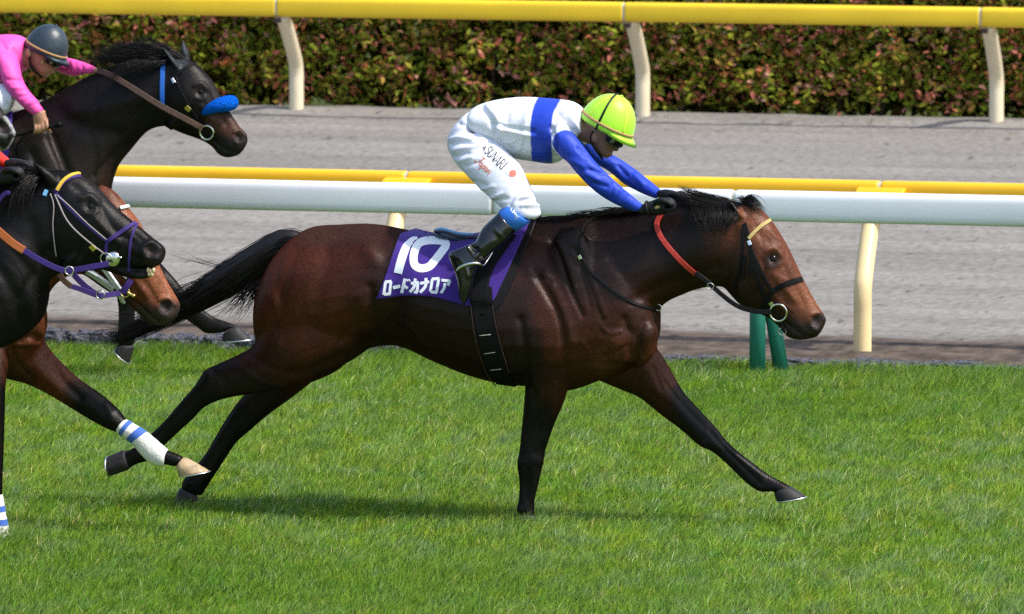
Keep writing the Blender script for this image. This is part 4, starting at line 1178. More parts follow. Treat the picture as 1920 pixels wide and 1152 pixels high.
def jockey_main(dx, dy, Y0, label, jersey_paint, jersey_base, hat, decor, group, loc):
    """rider crouched over the withers; (dx, dy) moves the whole figure in the field"""
    root = empty("person", loc, label, "person", group)
    T = lambda st: tr(st, dx, dy)
    p = lambda x, y, o=0.0: np.array(P(x + dx, y + dy, Y0 + o))
    torso = [(880, 212, 886, 250, .10), (892, 200, 896, 254, .15), (915, 191, 912, 266, .165), (945, 185, 936, 282, .168), (978, 182, 966, 297, .168), (1012, 183, 1000, 303, .175), (1045, 186, 1036, 307, .185), (1070, 190, 1060, 295, .17), (1088, 200, 1082, 268, .11), (1096, 212, 1092, 255, .06)]
    hips = [(885, 205, 878, 214, .06), (866, 222, 905, 226, .14), (848, 245, 908, 245, .165), (841, 270, 918, 262, .15), (846, 290, 935, 280, .13)]
    thigh = [(846, 250, 908, 246, .085, -.09), (842, 276, 930, 264, .092, -.12), (852, 302, 954, 288, .092, -.15), (872, 325, 975, 310, .086, -.18), (893, 347, 991, 342, .078, -.205), (915, 367, 1003, 368, .070, -.225), (934, 384, 1012, 390, .062, -.24), (946, 394, 1014, 403, .054, -.25), (965, 402, 1004, 412, .045, -.255)]
    arm = [(1062, 215, 1035, 255, .075, -.12), (1058, 236, 1032, 270, .070, -.165), (1074, 250, 1044, 288, .060, -.19), (1092, 272, 1064, 304, .052, -.205), (1113, 300, 1087, 331, .048, -.21), (1136, 324, 1110, 354, .050, -.205), (1162, 348, 1134, 372, .044, -.19), (1186, 368, 1162, 387, .038, -.17), (1207, 386, 1194, 399, .030, -.15)]
    armf = [(1085, 215, 1062, 262, .075, .12), (1105, 250, 1078, 285, .065, .16), (1133, 281, 1104, 302, .052, .20), (1160, 297, 1140, 320, .048, .20), (1190, 317, 1170, 345, .048, .19), (1218, 339, 1202, 362, .042, .16), (1241, 358, 1232, 374, .032, .13)]
    headst = [(1118, 205, 1165, 205, .06), (1098, 218, 1172, 240, .074), (1096, 232, 1166, 256, .076), (1099, 246, 1158, 268, .072), (1106, 262, 1150, 282, .064), (1116, 276, 1145, 293, .050), (1124, 286, 1138, 298, .03)]
    neck = [(1075, 205, 1078, 262, .07), (1095, 218, 1098, 268, .062), (1112, 230, 1112, 274, .055)]

    def slim(st, k=.64, e=3):
        return [tuple([q[0] + (q[2] - q[0]) * (1 - k) / 2, q[1] + (q[3] - q[1]) * (1 - k) / 2, q[2] - (q[2] - q[0]) * (1 - k) / 2, q[3] - (q[3] - q[1]) * (1 - k) / 2, q[4] * k]) + tuple(q[5:]) for q in st]
    shin = [(950, 395, 990, 418, .048, -.255), (930, 412, 958, 438, .045, -.28), (905, 438, 930, 458, .040, -.31), (890, 462, 905, 482, .034, -.335), (862, 478, 890, 486, .03, -.345), (862, 510, 884, 508, .03, -.35), (866, 550, 878, 548, .022, -.355)]
    fl = lambda st: [tuple(q[:5]) + (-q[5],) + tuple(q[6:]) for q in st]
    # the body under the clothes: one skin from head to feet
    mbb = MB()
    for st in (slim(torso), slim(hips), slim(thigh), slim(arm), slim(armf), headst, neck, slim(shin), fl(slim(thigh)), fl(slim(shin))):
        mbb.loft(T(st), Y0, 22, 4)
    mbb.tube([p(1150, 272, 0), p(1156, 278, 0), p(1154, 284, 0)], [.010, .013, .008], 10, 3)       # nose
    mbb.tube([p(1142, 291, -.018), p(1147, 291, 0), p(1142, 291, .018)], .007, 8, 2)                # lips
    mbb.ball(p(1114, 257, -.074), (.018, .010, .028))                                               # ear
    # hands closed on the reins
    hand_n = [(1194, 388, 1200, 402, .026, -.15), (1210, 381, 1216, 403, .034, -.145), (1226, 375, 1232, 405, .040, -.14), (1242, 372, 1246, 402, .038, -.14), (1252, 374, 1254, 396, .026, -.14)]
    hand_f = [(1232, 358, 1236, 372, .026, .12), (1246, 355, 1250, 378, .034, .09), (1262, 357, 1264, 386, .038, .06), (1274, 362, 1274, 384, .028, .05)]
    mbb.loft(T(slim(hand_n, .85)), Y0, 16, 3); mbb.loft(T(slim(hand_f, .85)), Y0, 16, 3)
    bd = organic("body", mbb, .006, M['skin'], root, lap=3, base=(.19, .095, .058), paint=[([(1110, 262)], 10, (.30, .14, .09), .6)], shift=(dx, dy))  # skin colour darkened to carry the shadow on the face
    # jersey
    mj = MB()
    for st in (torso, arm, armf, neck[:1]):
        mj.loft(T(st), Y0, 26, 5)
    js = []
    if True:
        js = [([(905, 205), (920, 225), (928, 250)], 4, -.006), ([(914, 200), (932, 222), (938, 252)], 5, .006), ([(925, 232), (960, 240), (1000, 246)], 3.5, -.006), ([(930, 240), (965, 249), (1000, 256)], 3.5, .006), ([(935, 262), (960, 280)], 4, -.005),
              ([(1045, 215), (1060, 226), (1075, 246)], 4, -.007), ([(1052, 205), (1070, 222), (1086, 246)], 4, .006), ([(1034, 240), (1040, 262), (1046, 292)], 4, -.008), ([(1060, 205), (1075, 212)], 5, -.004),
              ([(1085, 278), (1098, 290)], 4, -.005), ([(1070, 300), (1092, 312)], 4, .004), ([(1105, 318), (1130, 326)], 3.5, -.006), ([(1098, 326), (1122, 338)], 3.5, .005), ([(1112, 344), (1138, 350)], 3.5, -.005), ([(1150, 345), (1145, 372)], 3, -.004), ([(1165, 356), (1160, 380)], 3, .004), ([(1180, 366), (1172, 386)], 3, -.004),
              ([(955, 190), (953, 210), (950, 228)], 4, -.004), ([(990, 190), (985, 230), (975, 290)], 5, .003), ([(1160, 312), (1175, 330)], 4, -.005), ([(1190, 330), (1205, 345)], 4, .004), ([(985, 262), (975, 292)], 4, -.004), ([(945, 268), (968, 262)], 3.5, .004)]
    organic("jersey", mj, .0065, M['jersey'], root, lap=4, base=jersey_base, paint=jersey_paint, strokes=js, gain=1.9, shift=(dx, dy),
            spots=[(1050, 265, 22, 4), (1080, 262, 20, 6)])
    # breeches
    mk = MB()
    for st in (hips, thigh, fl(thigh)):
        mk.loft(T(st), Y0, 26, 5)
    ks = [([(843, 262), (860, 258), (885, 262)], 3.2, .006), ([(845, 272), (866, 268), (890, 272)], 3, -.005), ([(850, 282), (875, 277), (900, 274)], 3, .005), ([(852, 294), (878, 287)], 3, -.005), ([(862, 302), (885, 295)], 3, .005), ([(872, 312), (898, 304)], 3, -.004), ([(862, 232), (880, 240), (896, 256)], 4, -.006), ([(880, 218), (892, 232), (906, 250)], 3.5, .006),
          ([(920, 372), (945, 362), (955, 350)], 3, .006), ([(926, 378), (950, 372)], 3, -.006), ([(955, 385), (965, 365), (975, 352)], 3.5, -.006), ([(962, 386), (972, 372), (990, 368)], 3, .006), ([(975, 378), (992, 375), (1008, 378)], 2.6, -.006), ([(978, 386), (995, 384), (1010, 386)], 2.6, .006), ([(985, 392), (1008, 394)], 2.5, -.005), ([(888, 340), (910, 348)], 4, -.004), ([(903, 355), (925, 350)], 3, .004), ([(930, 300), (935, 310)], 6, .003), ([(880, 226), (872, 240)], 3, .004)]
    brc = organic("breeches", mk, .0065, M['breeches'], root, lap=4, base=(.8, .8, .8), strokes=ks, gain=1.6, shift=(dx, dy), spots=[(890, 240, 20, 5)])
    # boots with blue tops
    for sgn in (1, -1):
        f_ = (lambda st: st) if sgn == 1 else fl
        mt = MB()
        for st in ([(938, 396, 970, 431, .058, -.27), (922, 410, 962, 440, .058, -.285), (905, 427, 946, 455, .056, -.305), (895, 446, 928, 470, .052, -.322), (892, 462, 910, 486, .043, -.335), (888, 474, 903, 496, .036, -.342)],
                   [(842, 474, 898, 452, .028, -.342), (841, 480, 899, 474, .036, -.345), (848, 500, 897, 492, .040, -.35), (857, 525, 890, 515, .040, -.355), (860, 548, 884, 542, .036, -.36), (864, 564, 877, 562, .022, -.36), (868, 571, 872, 571, .006, -.36)]):
            mt.loft(T(f_(st)), Y0, 22, 5)
        bs = [([(893, 468), (900, 478), (900, 500)], 3.5, -.008), ([(878, 465), (888, 480), (886, 500)], 3.5, .006), ([(884, 462), (892, 470)], 3, -.006), ([(860, 482), (872, 500), (878, 520)], 3, .005), ([(915, 430), (935, 445)], 8, -.004), ([(925, 428), (945, 448)], 4, .004)] if sgn == 1 else ()
        bt = organic("boot", mt, .005, M['boot'], root, lap=4, strokes=bs, shift=(dx, dy))
        mc = MB()
        o_ = -.262 * sgn
        R = []
        for q, k in (((936, 398, 968, 433), 1.0), ((938, 396, 970, 431), 1.06), ((954, 386, 991, 416), 1.09), ((956, 385, 993, 414), 1.0)):
            a, b = p(q[0], q[1], o_), p(q[2], q[3], o_)
            R.append([(a + b) / 2 + math.cos(t) * (a - b) / 2 * k * 1.02 + math.sin(t) * .060 * k * np.array([0, 1, 0]) for t in np.linspace(0, 2 * math.pi, 30, endpoint=False)])
        bn = mc.rings(R).build("boot_top", M['boot_band'], bt)
        if sgn == 1 and decor:
            BN = bvh_of(bn)
            decal("lettering", [([(957, 390), (959, 393)], 1.2), ([(961, 389), (959, 393)], 1.2), ([(959, 393), (957.5, 397)], 1.2), ([(960.5, 400), (963.5, 395)], 1.2), ([(963.5, 395), (965, 401)], 1.2), ([(961.5, 398.5), (964.5, 399)], 1.0),
                                ([(967.5, 399.5), (965, 400), (966, 403), (968.5, 403.5), (968, 406), (965, 405.5)], 1.2), ([(966, 407.5), (967.5, 410.5), (970.5, 409), (971.5, 405.5)], 1.2)], BN, M['print_white'], bn, .002, 3, 1.2)
            decal("emblem", [([(967, 393), (971, 395)], 3.2), ([(969, 391.5), (969.5, 397)], 1.6)], BN, M['print_white'], bn, .002, 3, 1.2)
        # stirrup
        st_ = MB().tube([p(872, 512, -.30 * sgn), p(858, 508, -.375 * sgn), p(866, 500, -.402 * sgn), p(880, 495, -.405 * sgn), p(896, 494, -.39 * sgn), p(906, 498, -.36 * sgn), p(914, 488, -.325 * sgn), p(924, 472, -.30 * sgn)], [.005, .006, .0065, .0065, .006, .0045, .004, .004], 8, 5)
        if sgn == 1 and decor:
            sto = st_.build("stirrup", M['steel'], None)
            tag(sto, "thin metal stirrup around the black boot of the leading jockey", "stirrup")
    if decor:
        KB = bvh_of(brc)
        A = lambda x, y: (830 + x * .1389, 180 + y * .1389)
        def S_(*pts):
            return [A(*q) for q in pts]
        def L_(ox, oy, strokes, ux=(.707, .707), uy=(.72, -.69)):
            return [([A(ox + x * ux[0] + y * uy[0], oy + x * ux[1] + y * uy[1]) for x, y in pts], wd) for pts, wd in strokes]
        T_, N_ = 1.05, 2.0          # thin and thick strokes of the roman letters
        word = [([(-62, 20), (-40, 75)], T_), ([(-40, 75), (-16, 10)], N_), ([(-52, 38), (-26, 36)], T_),
                ([(42, 108), (25, 128), (6, 112), (10, 84), (34, 60), (42, 30), (24, 4), (2, 22)], 1.7),
                ([(58, 130), (58, 35), (74, 4), (94, 10), (100, 40)], N_), ([(100, 30), (100, 130)], T_),
                ([(118, 0), (118, 130)], T_), ([(118, 130), (166, 0)], N_), ([(166, 0), (166, 130)], T_),
                ([(180, 0), (206, 130)], T_), ([(206, 130), (236, 0)], N_), ([(190, 45), (224, 45)], T_),
                ([(252, 0), (252, 130)], N_), ([(252, 128), (284, 122), (290, 96), (276, 70), (254, 66)], 1.3), ([(266, 66), (302, 0)], N_),
                ([(322, 0), (322, 130)], N_), ([(312, 2), (332, 2)], T_), ([(312, 128), (332, 128)], T_), ([(246, 2), (262, 2)], T_)]
        decal("lettering", L_(556, 766, word), KB, M['text_black'], brc, .002, 3, 1.2)
        w2 = 1.45
        jpn = [([(-20, 118), (30, 122)], 1.2), ([(10, 120), (0, 60), (-18, 8), (-48, 2), (-60, 26)], 1.7), ([(50, 52), (26, 56), (18, 26), (34, 6), (50, 30), (52, 54), (54, 4)], w2),
               ([(76, 52), (62, -46)], w2), ([(74, 40), (96, 56), (104, 28), (88, 4), (70, 16)], w2), ([(142, 52), (118, 56), (110, 26), (126, 6), (142, 30), (144, 54), (148, 4)], w2), ([(164, 54), (162, 4)], w2), ([(163, 30), (184, 56), (194, 40), (192, 4), (206, 10)], w2)]
        decal("lettering", L_(470, 920, jpn), KB, M['text_orange'], brc, .002, 3, 1.2)
        q = [A(890, 950), A(1050, 1090), A(970, 1155), A(830, 1010)]
        decal("flag", [([((q[0][0] + q[3][0]) / 2, (q[0][1] + q[3][1]) / 2), ((q[1][0] + q[2][0]) / 2, (q[1][1] + q[2][1]) / 2)], 13)], KB, M['flag_white'], brc, .0018, 6, 2)
        cc = A(945, 1050)
        decal("flag_disc", [([(cc[0] + 3.5 * math.cos(t), cc[1] + 3.2 * math.sin(t)) for t in np.linspace(0, 6.29, 17)], 7.0)], KB, M['flag_red'], brc, .0032, 3, 1.0)
    # gloves: palm, four fingers closed round the rein, thumb
    for hs, sg in ((hand_n, -1), (hand_f, 1)):
        mg = MB().loft(T(hs), Y0, 18, 4)
        ex, ey, eo = hs[-1][0], hs[-1][1], hs[-1][5]
        for k in range(4):
            o_ = eo - .033 + .021 * k
            ln = (0.86, 1.0, 0.97, 0.8)[k]
            mg.tube([p(ex - 10, ey + 3, o_), p(ex + 3 * ln, ey + 1, o_), p(ex + 11 * ln, ey + 7, o_), p(ex + 11 * ln, ey + 17, o_), p(ex + 2, ey + 21, o_), p(ex - 6, ey + 18, o_)], [.0118, .0120, .0115, .011, .0105, .0095], 9, 3)
        mg.tube([p(ex - 24, ey + 6, eo - .034), p(ex - 12, ey + 2, eo - .048), p(ex + 2, ey + 7, eo - .050), p(ex + 8, ey + 12, eo - .046)], [.014, .0135, .012, .0095], 9, 3)
        gl = organic("glove", mg, .004, M['glove'], root, lap=3, shift=(dx, dy))
        if sg == -1:
            GB = bvh_of(gl)
            if decor:
                decal("emblem", [([(1229 + dx, 391 + dy), (1233 + dx, 387 + dy), (1236 + dx, 390 + dy)], 4.5)], GB, M['gold'], gl, .002, 3, 1.0)
            a = p(1212, 379, -.15); b = p(1219, 404, -.15)
            MB().tube([(a + b) / 2 + math.cos(t) * (a - b) / 2 * 1.04 + math.sin(t) * .034 * np.array([0, 1, 0]) for t in np.linspace(0, 2 * math.pi, 25)], .006, 8, close=False).build("wrist_strap", M['black_rubber'], gl)
    # helmet and goggles
    hm, c, f, u, l, on = helmet(root, 1137 + dx, 237 + dy, Y0, math.radians(27), .126, .150, .108, hat[0], hat[1], M['tan_band'], None)
    pts = [on(a, t, 1.012) for a, t in ((-.12, -1.72), (.25, -1.74), (.6, -1.80), (1.0, -1.95), (1.25, -2.2), (1.35, 2.4), (1.0, 1.9), (.5, 1.75), (0, 1.7))]
    MB().tube(pts, .0052, 8, 4, flat=.4, nrm=np.array([(np.array(q) - c) for q in cr(pts, 4)]) if False else None).build("goggle_strap", M['black_rubber'], hm)
    MB().tube([p(1112, 246, -.078), p(1108, 262, -.074), p(1116, 280, -.062), p(1130, 298, -.02)], .006, 8, 4).build("chin_strap", M['black_rubber'], hm)
    gq = MB()
    for sg in (-1, 1):
        gq.tube([p(1137, 258, .076 * sg), p(1148, 262, .066 * sg), p(1158, 268, .045 * sg), p(1163, 272, .012 * sg)], [.014, .020, .021, .014], 12, 3)
    g = gq.build("goggles", M['black_rubber'], root)
    for sg in (-1, 1):
        MB().ball(p(1147, 263, .076 * sg), (.019, .010, .015)).build("goggle_lens", M['lens'], g)
    return root


WHT, ROY = (.70, .72, .80), (.010, .045, .46)
jp_main = [([(1035, 176), (1020, 205), (1014.5, 235), (1014.5, 262), (1017, 314)], 19.5, ROY, 2),
           ([(1060, 268), (1090, 300), (1130, 345), (1212, 398)], 24, ROY, 2), ([(1116, 288), (1150, 308), (1246, 370)], 25, ROY, 2)]
jockey_main(0, 0, 0.0, "crouched rider in white and blue silks with lime helmet", jp_main, WHT, (M['helmet'], M['helmet_seam']), True, None, P(930, 430, 0))

# ================================================================== far black horse by the rail
YB = Yw - 0.85
fb = empty("racehorse", Vector((P(60, 700, YB).x, YB, 0)), "black racehorse with blue fleece noseband and blue strap near the rail", "horse", "galloping racehorses")
mb = MB()
for s in ([(-420, 250, -420, 470, .24), (-250, 235, -240, 490, .28), (-120, 225, -100, 505, .28), (0, 215, 30, 505, .25, 0, .3), (80, 230, 110, 495, .22, 0, .2), (150, 280, 170, 470, .18), (195, 330, 200, 440, .10), (212, 370, 212, 410, .05)],
          [(-10, 222, 150, 470, .20, 0, .4), (40, 205, 195, 420, .18, 0, .4), (90, 184, 206, 360, .15, 0, .3), (140, 156, 220, 315, .125, 0, .25), (195, 130, 245, 282, .11, 0, .2), (250, 114, 275, 248, .10, 0, .1), (305, 108, 302, 238, .09), (348, 116, 325, 238, .07)],
          [(322, 108, 280, 212, .06), (346, 110, 298, 228, .085), (370, 121, 314, 238, .098), (395, 148, 340, 250, .098), (412, 178, 363, 258, .08), (426, 203, 383, 266, .064), (440, 224, 398, 276, .056), (452, 242, 410, 290, .056), (462, 254, 426, 296, .050), (464, 264, 445, 292, .038), (460, 274, 454, 284, .018)],
          [(190, 400, 110, 470, .10, -.12), (235, 470, 165, 510, .075, -.13), (258, 520, 212, 535, .055, -.13), (258, 545, 218, 552, .046, -.13), (254, 575, 222, 577, .036, -.13), (252, 610, 222, 610, .033, -.13), (254, 632, 220, 634, .038, -.13), (250, 648, 220, 646, .032, -.13)],
          [(200, 390, 120, 480, .10, .10), (270, 460, 205, 515, .075, .12), (325, 520, 285, 550, .05, .12), (345, 545, 315, 566, .045, .12), (368, 570, 340, 592, .035, .12), (400, 594, 372, 616, .033, .12), (418, 601, 388, 626, .036, .12), (444, 610, 418, 624, .030, .12)],
          [(330, 130, 345, 140, .02, -.05), (318, 110, 338, 126, .030, -.055), (308, 94, 324, 108, .024, -.06), (301, 81, 306, 88, .006, -.06)],
          [(342, 112, 362, 120, .02, .05), (338, 92, 356, 104, .026, .055), (342, 76, 348, 84, .010, .06), (344, 70, 345, 73, .003, .06)]):
    mb.loft(s, YB, 24)
for sgn in (-1, 1):
    mb.loft([(40, 250, 90, 245, .03, sgn * .15), (30, 320, 120, 310, .06, sgn * .16), (50, 390, 160, 390, .07, sgn * .15), (90, 450, 170, 450, .05, sgn * .12)], YB)
    mb.loft([(318, 228, 362, 185, .015, sgn * .07), (312, 236, 350, 215, .03, sgn * .066), (320, 245, 350, 235, .02, sgn * .055)], YB, 16)
fstrokes = [([(338, 246), (352, 228), (358, 205)], 5, -.008), ([(374, 173)], 7, -.012), ([(364, 160), (378, 157), (388, 168)], 4, .009), ([(367, 184), (378, 187), (386, 181)], 3, .005), ([(390, 175), (405, 205), (425, 235)], 5, -.006), ([(378, 200), (398, 226)], 5, .006),
            ([(447, 257)], 6, -.020), ([(440, 248), (452, 245), (460, 254)], 3.5, .007), ([(438, 258), (442, 268)], 3.5, .005), ([(398, 262), (412, 274), (430, 284), (444, 287)], 2.6, -.008),
            ([(60, 290), (80, 340), (100, 390)], 10, -.014), ([(95, 260), (120, 310), (135, 360)], 10, -.012), ([(110, 210), (160, 240), (215, 250)], 16, -.008), ([(140, 210), (200, 200), (270, 180)], 16, .008), ([(30, 270), (50, 310)], 8, .01), ([(180, 330), (205, 300), (240, 270)], 8, -.008)]
FBC = (0.0075, 0.006, 0.0058)
fpaint = [([(60, 280), (100, 330), (200, 330)], 60, (0.020, 0.0145, 0.012), .8), ([(200, 330), (212, 380)], 18, (0.03, 0.015, 0.010), .7), ([(405, 225), (440, 245)], 18, (0.060, 0.026, 0.016), .9), ([(370, 160), (395, 170)], 22, (0.022, 0.018, 0.017), .8), ([(455, 270), (430, 290), (410, 282)], 16, (0.020, 0.016, 0.016), .9), ([(338, 120), (310, 90)], 14, (0.030, 0.036, 0.042), .9), ([(345, 90)], 14, (0.030, 0.036, 0.042), .9)]
fbody = organic("body", mb, .0075, M['black_coat'], fb, lap=6, strokes=fstrokes, base=FBC, paint=fpaint, spots=[(210, 350, 40, 10), (300, 225, 22, 8), (180, 440, 50, 8)])
FB = bvh_of(fbody)
eye(375, 173, FB, .024, fb, .66)
nostril(447, 257, 8, 6, -.5, FB, fb)
hoof(((222, 646), (252, 650)), ((216, 655), (243, 681)), YB - .13, .050, fb)
hoof(((418, 626), (447, 611)), ((416, 640), (471, 636)), YB + .12, .050, fb)
hair("mane", [[(345, 112, YB), (310, 90, YB - .02), (275, 86, YB - .02), (235, 92, YB)], [(320, 112, YB), (280, 96, YB - .03), (235, 88, YB - .02), (190, 92, YB)], [(280, 114, YB), (235, 102, YB - .03), (195, 100, YB - .03), (160, 112, YB)], [(235, 122, YB), (205, 112, YB - .03), (185, 120, YB - .03), (168, 136, YB)]], 800, M['hair'], fb, jit=.008, width=.0018, grow=2.6, lmin=.3, seed=21)
hair("mane", [[(330, 116, YB - .02), (300, 120, YB - .09), (265, 132, YB - .12), (230, 150, YB - .13)], [(270, 118, YB - .02), (235, 124, YB - .09), (205, 140, YB - .13), (180, 165, YB - .14)]], 160, M['hair'], fb, jit=.008, width=.0016, grow=2.0, lmin=.25, seed=22)
b2 = empty("bridle", Vector(hit(FB, 345, 180)[0]), "black bridle with blue headpiece and blue fleece noseband roll", "bridle")
strap("head_strap", [(306, 116), (305, 140), (304, 170), (305, 195)], 9, FB, M['blue_strap'], b2, lift=.006)
strap("brow_band", [(330, 142), (345, 130), (358, 122), (367, 119)], 6, FB, M['leather'], b2)
strap("cheek_strap", [(328, 142), (338, 170), (355, 200), (370, 225), (380, 240)], 5, FB, M['leather'], b2)
strap("cheek_strap", [(326, 150), (318, 180), (312, 205)], 4, FB, M['leather'], b2)
strap("keeper", [(349, 200), (356, 207)], 9, FB, M['brass'], b2, lift=.008, step=3)
ring_at("bit_ring", 389, 247, 13, FB, M['steel'], b2, tube=.0045, lift=.016)
strap("cheek_buckle", [(324, 148), (328, 156)], 6, FB, M['steel'], b2, lift=.008, step=3)
strap("chin_strap", [(312, 236), (335, 250), (358, 258)], 6, FB, M['leather'], b2)
mfl = MB().tube([P(380, 214, YB - .075), P(392, 206, YB - .085), P(408, 199, YB - .085), P(424, 195, YB - .06), P(434, 193, YB - .01), P(430, 195, YB + .05)], [.012, .028, .038, .043, .040, .030], 16, 5)
organic("fleece_roll", mfl, .006, M['fleece'], b2, lap=3)
rn2 = empty("reins", P(280, 170, YB - .2), "brown leather rein from the pink jockey's far hand to the bit", "reins")
strap("rein", [(183, 132, YB - .02), (205, 140, YB - .10), (240, 160, YB - .16), (300, 198, YB - .16), (345, 222, YB - .14), (380, 241, YB - .11)], 11, FB, M['brown_leather'], rn2)

# ------------------------------------------------------------------ pink rider
pk = empty("person", P(-60, 200, YB), "rider in pink silks with dark helmet holding a whip", "person", "jockeys")
pp = lambda x, y, o=0.0: np.array(P(x, y, YB + o))
ptorso = [(-140, 150, -150, 210, .12), (-110, 110, -105, 190, .165), (-70, 84, -60, 178, .17), (-30, 70, -20, 165, .175), (5, 65, 12, 150, .18), (32, 66, 34, 142, .15), (50, 74, 48, 128, .09)]
parm = [(-10, 88, 32, 104, .062, -.12), (-6, 108, 36, 122, .062, -.165), (0, 134, 41, 146, .056, -.20), (10, 162, 52, 168, .050, -.22), (34, 192, 66, 184, .044, -.235), (52, 208, 76, 198, .038, -.24), (64, 218, 82, 207, .033, -.24)]
parmf = [(40, 80, 50, 120, .06, .12), (85, 92, 92, 126, .055, .17), (118, 106, 112, 136, .048, .17), (142, 112, 138, 144, .045, .12), (165, 120, 158, 140, .038, .06), (180, 127, 174, 138, .028, .02)]
phead = [(78, 56, 112, 60, .05), (52, 76, 118, 92, .074), (50, 92, 112, 112, .076), (52, 108, 106, 126, .070), (58, 120, 100, 136, .06), (66, 130, 92, 142, .045), (74, 138, 86, 146, .025)]
pneck = [(28, 74, 30, 120, .07), (46, 84, 48, 126, .06), (62, 92, 62, 132, .05)]
pthigh = [(-150, 150, -140, 215, .10, -.10), (-110, 150, -95, 225, .095, -.14), (-60, 150, -50, 225, .085, -.17), (-20, 152, -15, 222, .075, -.19), (15, 160, 5, 218, .065, -.20), (30, 176, 18, 210, .045, -.205)]
fl = lambda st: [tuple(q[:5]) + (-q[5],) + tuple(q[6:]) for q in st]
mb = MB()
for st in (ptorso, parm, parmf, phead, pneck, pthigh, fl(pthigh)):
    k = 1.0 if st in (phead, pneck) else .5
    mb.loft([tuple(list(q[:4]) + [q[4] * k]) + tuple(q[5:]) for q in [((a[0] * (1 + k) + a[2] * (1 - k)) / 2, (a[1] * (1 + k) + a[3] * (1 - k)) / 2, (a[2] * (1 + k) + a[0] * (1 - k)) / 2, (a[3] * (1 + k) + a[1] * (1 - k)) / 2) + tuple(a[4:]) for a in st]], YB, 22, 4)
mb.tube([pp(102, 116), pp(110, 122), pp(106, 129)], [.010, .013, .008], 10, 3)
mb.tube([pp(98, 136, -.018), pp(102, 136), pp(98, 136, .018)], .007, 8, 2)
mb.ball(pp(54, 100, -.078), (.018, .012, .028))
# bare near hand, fingers closed on the whip
mb.loft([(62, 214, 84, 206, .028, -.24), (62, 222, 86, 214, .030, -.24), (63, 232, 88, 226, .026, -.24), (66, 240, 88, 236, .020, -.24)], YB, 16, 3)
for k, (x, y) in enumerate(((87, 234), (80, 238), (73, 240), (66, 240))):
    mb.tube([pp(x, y - 8, -.25), pp(x + 1, y, -.268), pp(x, y + 6, -.268), pp(x - 2, y + 9, -.250), pp(x - 3, y + 4, -.235)], [.0095, .0095, .009, .0085, .0075], 9, 3)
mb.tube([pp(86, 222, -.225), pp(88, 236, -.228), pp(92, 245, -.240), pp(97, 249, -.25)], [.012, .011, .0095, .008], 9, 3)
# far hand
mb.loft([(174, 126, 176, 140, .022, .03), (182, 128, 184, 140, .024, .02), (190, 131, 190, 140, .018, .01)], YB, 14, 3)
organic("body", mb, .005, M['skin'], pk, lap=3, base=(.42, .215, .13), paint=[([(56, 112), (62, 128)], 10, (.30, .15, .10), .6)])
mj = MB()
for st in (ptorso, parm, parmf):
    mj.loft(st, YB, 26, 5)
PINK = (.86, .085, .40)
organic("jersey", mj, .0065, M['jersey'], pk, lap=4, base=PINK,
        strokes=[([(26, 92), (34, 108), (37, 124)], 3, -.004), ([(15, 150), (40, 152)], 4, -.006), ([(22, 165), (46, 166)], 3, .005), ([(38, 182), (60, 178)], 3, -.006), ([(48, 196), (68, 188)], 3, .005), ([(120, 112), (124, 132)], 4, -.006), ([(135, 116), (140, 136)], 3, .005), ([(152, 120), (156, 138)], 3, -.005), ([(0, 75), (10, 90)], 4, -.004)])
mk = MB()
for st in (pthigh, fl(pthigh)):
    mk.loft(st, YB, 24, 4)
organic("breeches", mk, .008, M['breeches'], pk, lap=4, strokes=[([(5, 175), (12, 200)], 3, -.006), ([(-5, 170), (2, 205)], 3, .005), ([(18, 178), (22, 200)], 3, .005)])
hm, c, f, u, l, on = helmet(pk, 85, 96, YB, math.radians(24), .118, .148, .105, M['helmet_dark'], None, M['tan_band'], None)
MB().tube([pp(56, 104, -.08), pp(56, 116, -.078), pp(62, 130, -.062), pp(80, 146, -.01)], .006, 8, 4).build("chin_strap", M['black_rubber'], hm)
gq = MB()
for sg in (-1, 1):
    gq.tube([pp(86, 112, .078 * sg), pp(96, 116, .068 * sg), pp(104, 120, .045 * sg), pp(109, 123, .012 * sg)], [.013, .018, .018, .012], 12, 3)
g = gq.build("goggles", M['black_rubber'], pk)
for sg in (-1, 1):
    MB().ball(pp(96, 117, .078 * sg), (.016, .010, .013)).build("goggle_lens", M['lens'], g)
    MB().ball(pp(79, 117, .079 * sg), (.012, .008, .014)).build("goggle_pad", M['tan_band'], g)
wh = empty("whip", P(70, 243, YB - .25), "short black riding whip in the pink jockey's bare hand", "whip")
MB().tube([pp(-60, 278, -.25), pp(30, 255, -.252), pp(70, 245, -.255), pp(108, 235, -.255)], [.004, .006, .009, .009], 10, 3).build("shaft", M['leather'], wh)
MB().tube([pp(104, 236, -.255), pp(116, 232.5, -.255)], .013, 12).build("grip_knob", M['leather'], wh)
sc2 = empty("saddle_cloth", P(20, 215, YB - .2), "purple saddle cloth mostly hidden beneath the pink jockey's thigh", "saddle cloth")
draped("cloth", [(-60, 420), (-30, 405), (-5, 380), (10, 350)], [(-60, 222), (-30, 222), (0, 218), (26, 208)], 16, 16, FB, .012, M['cloth'], sc2)

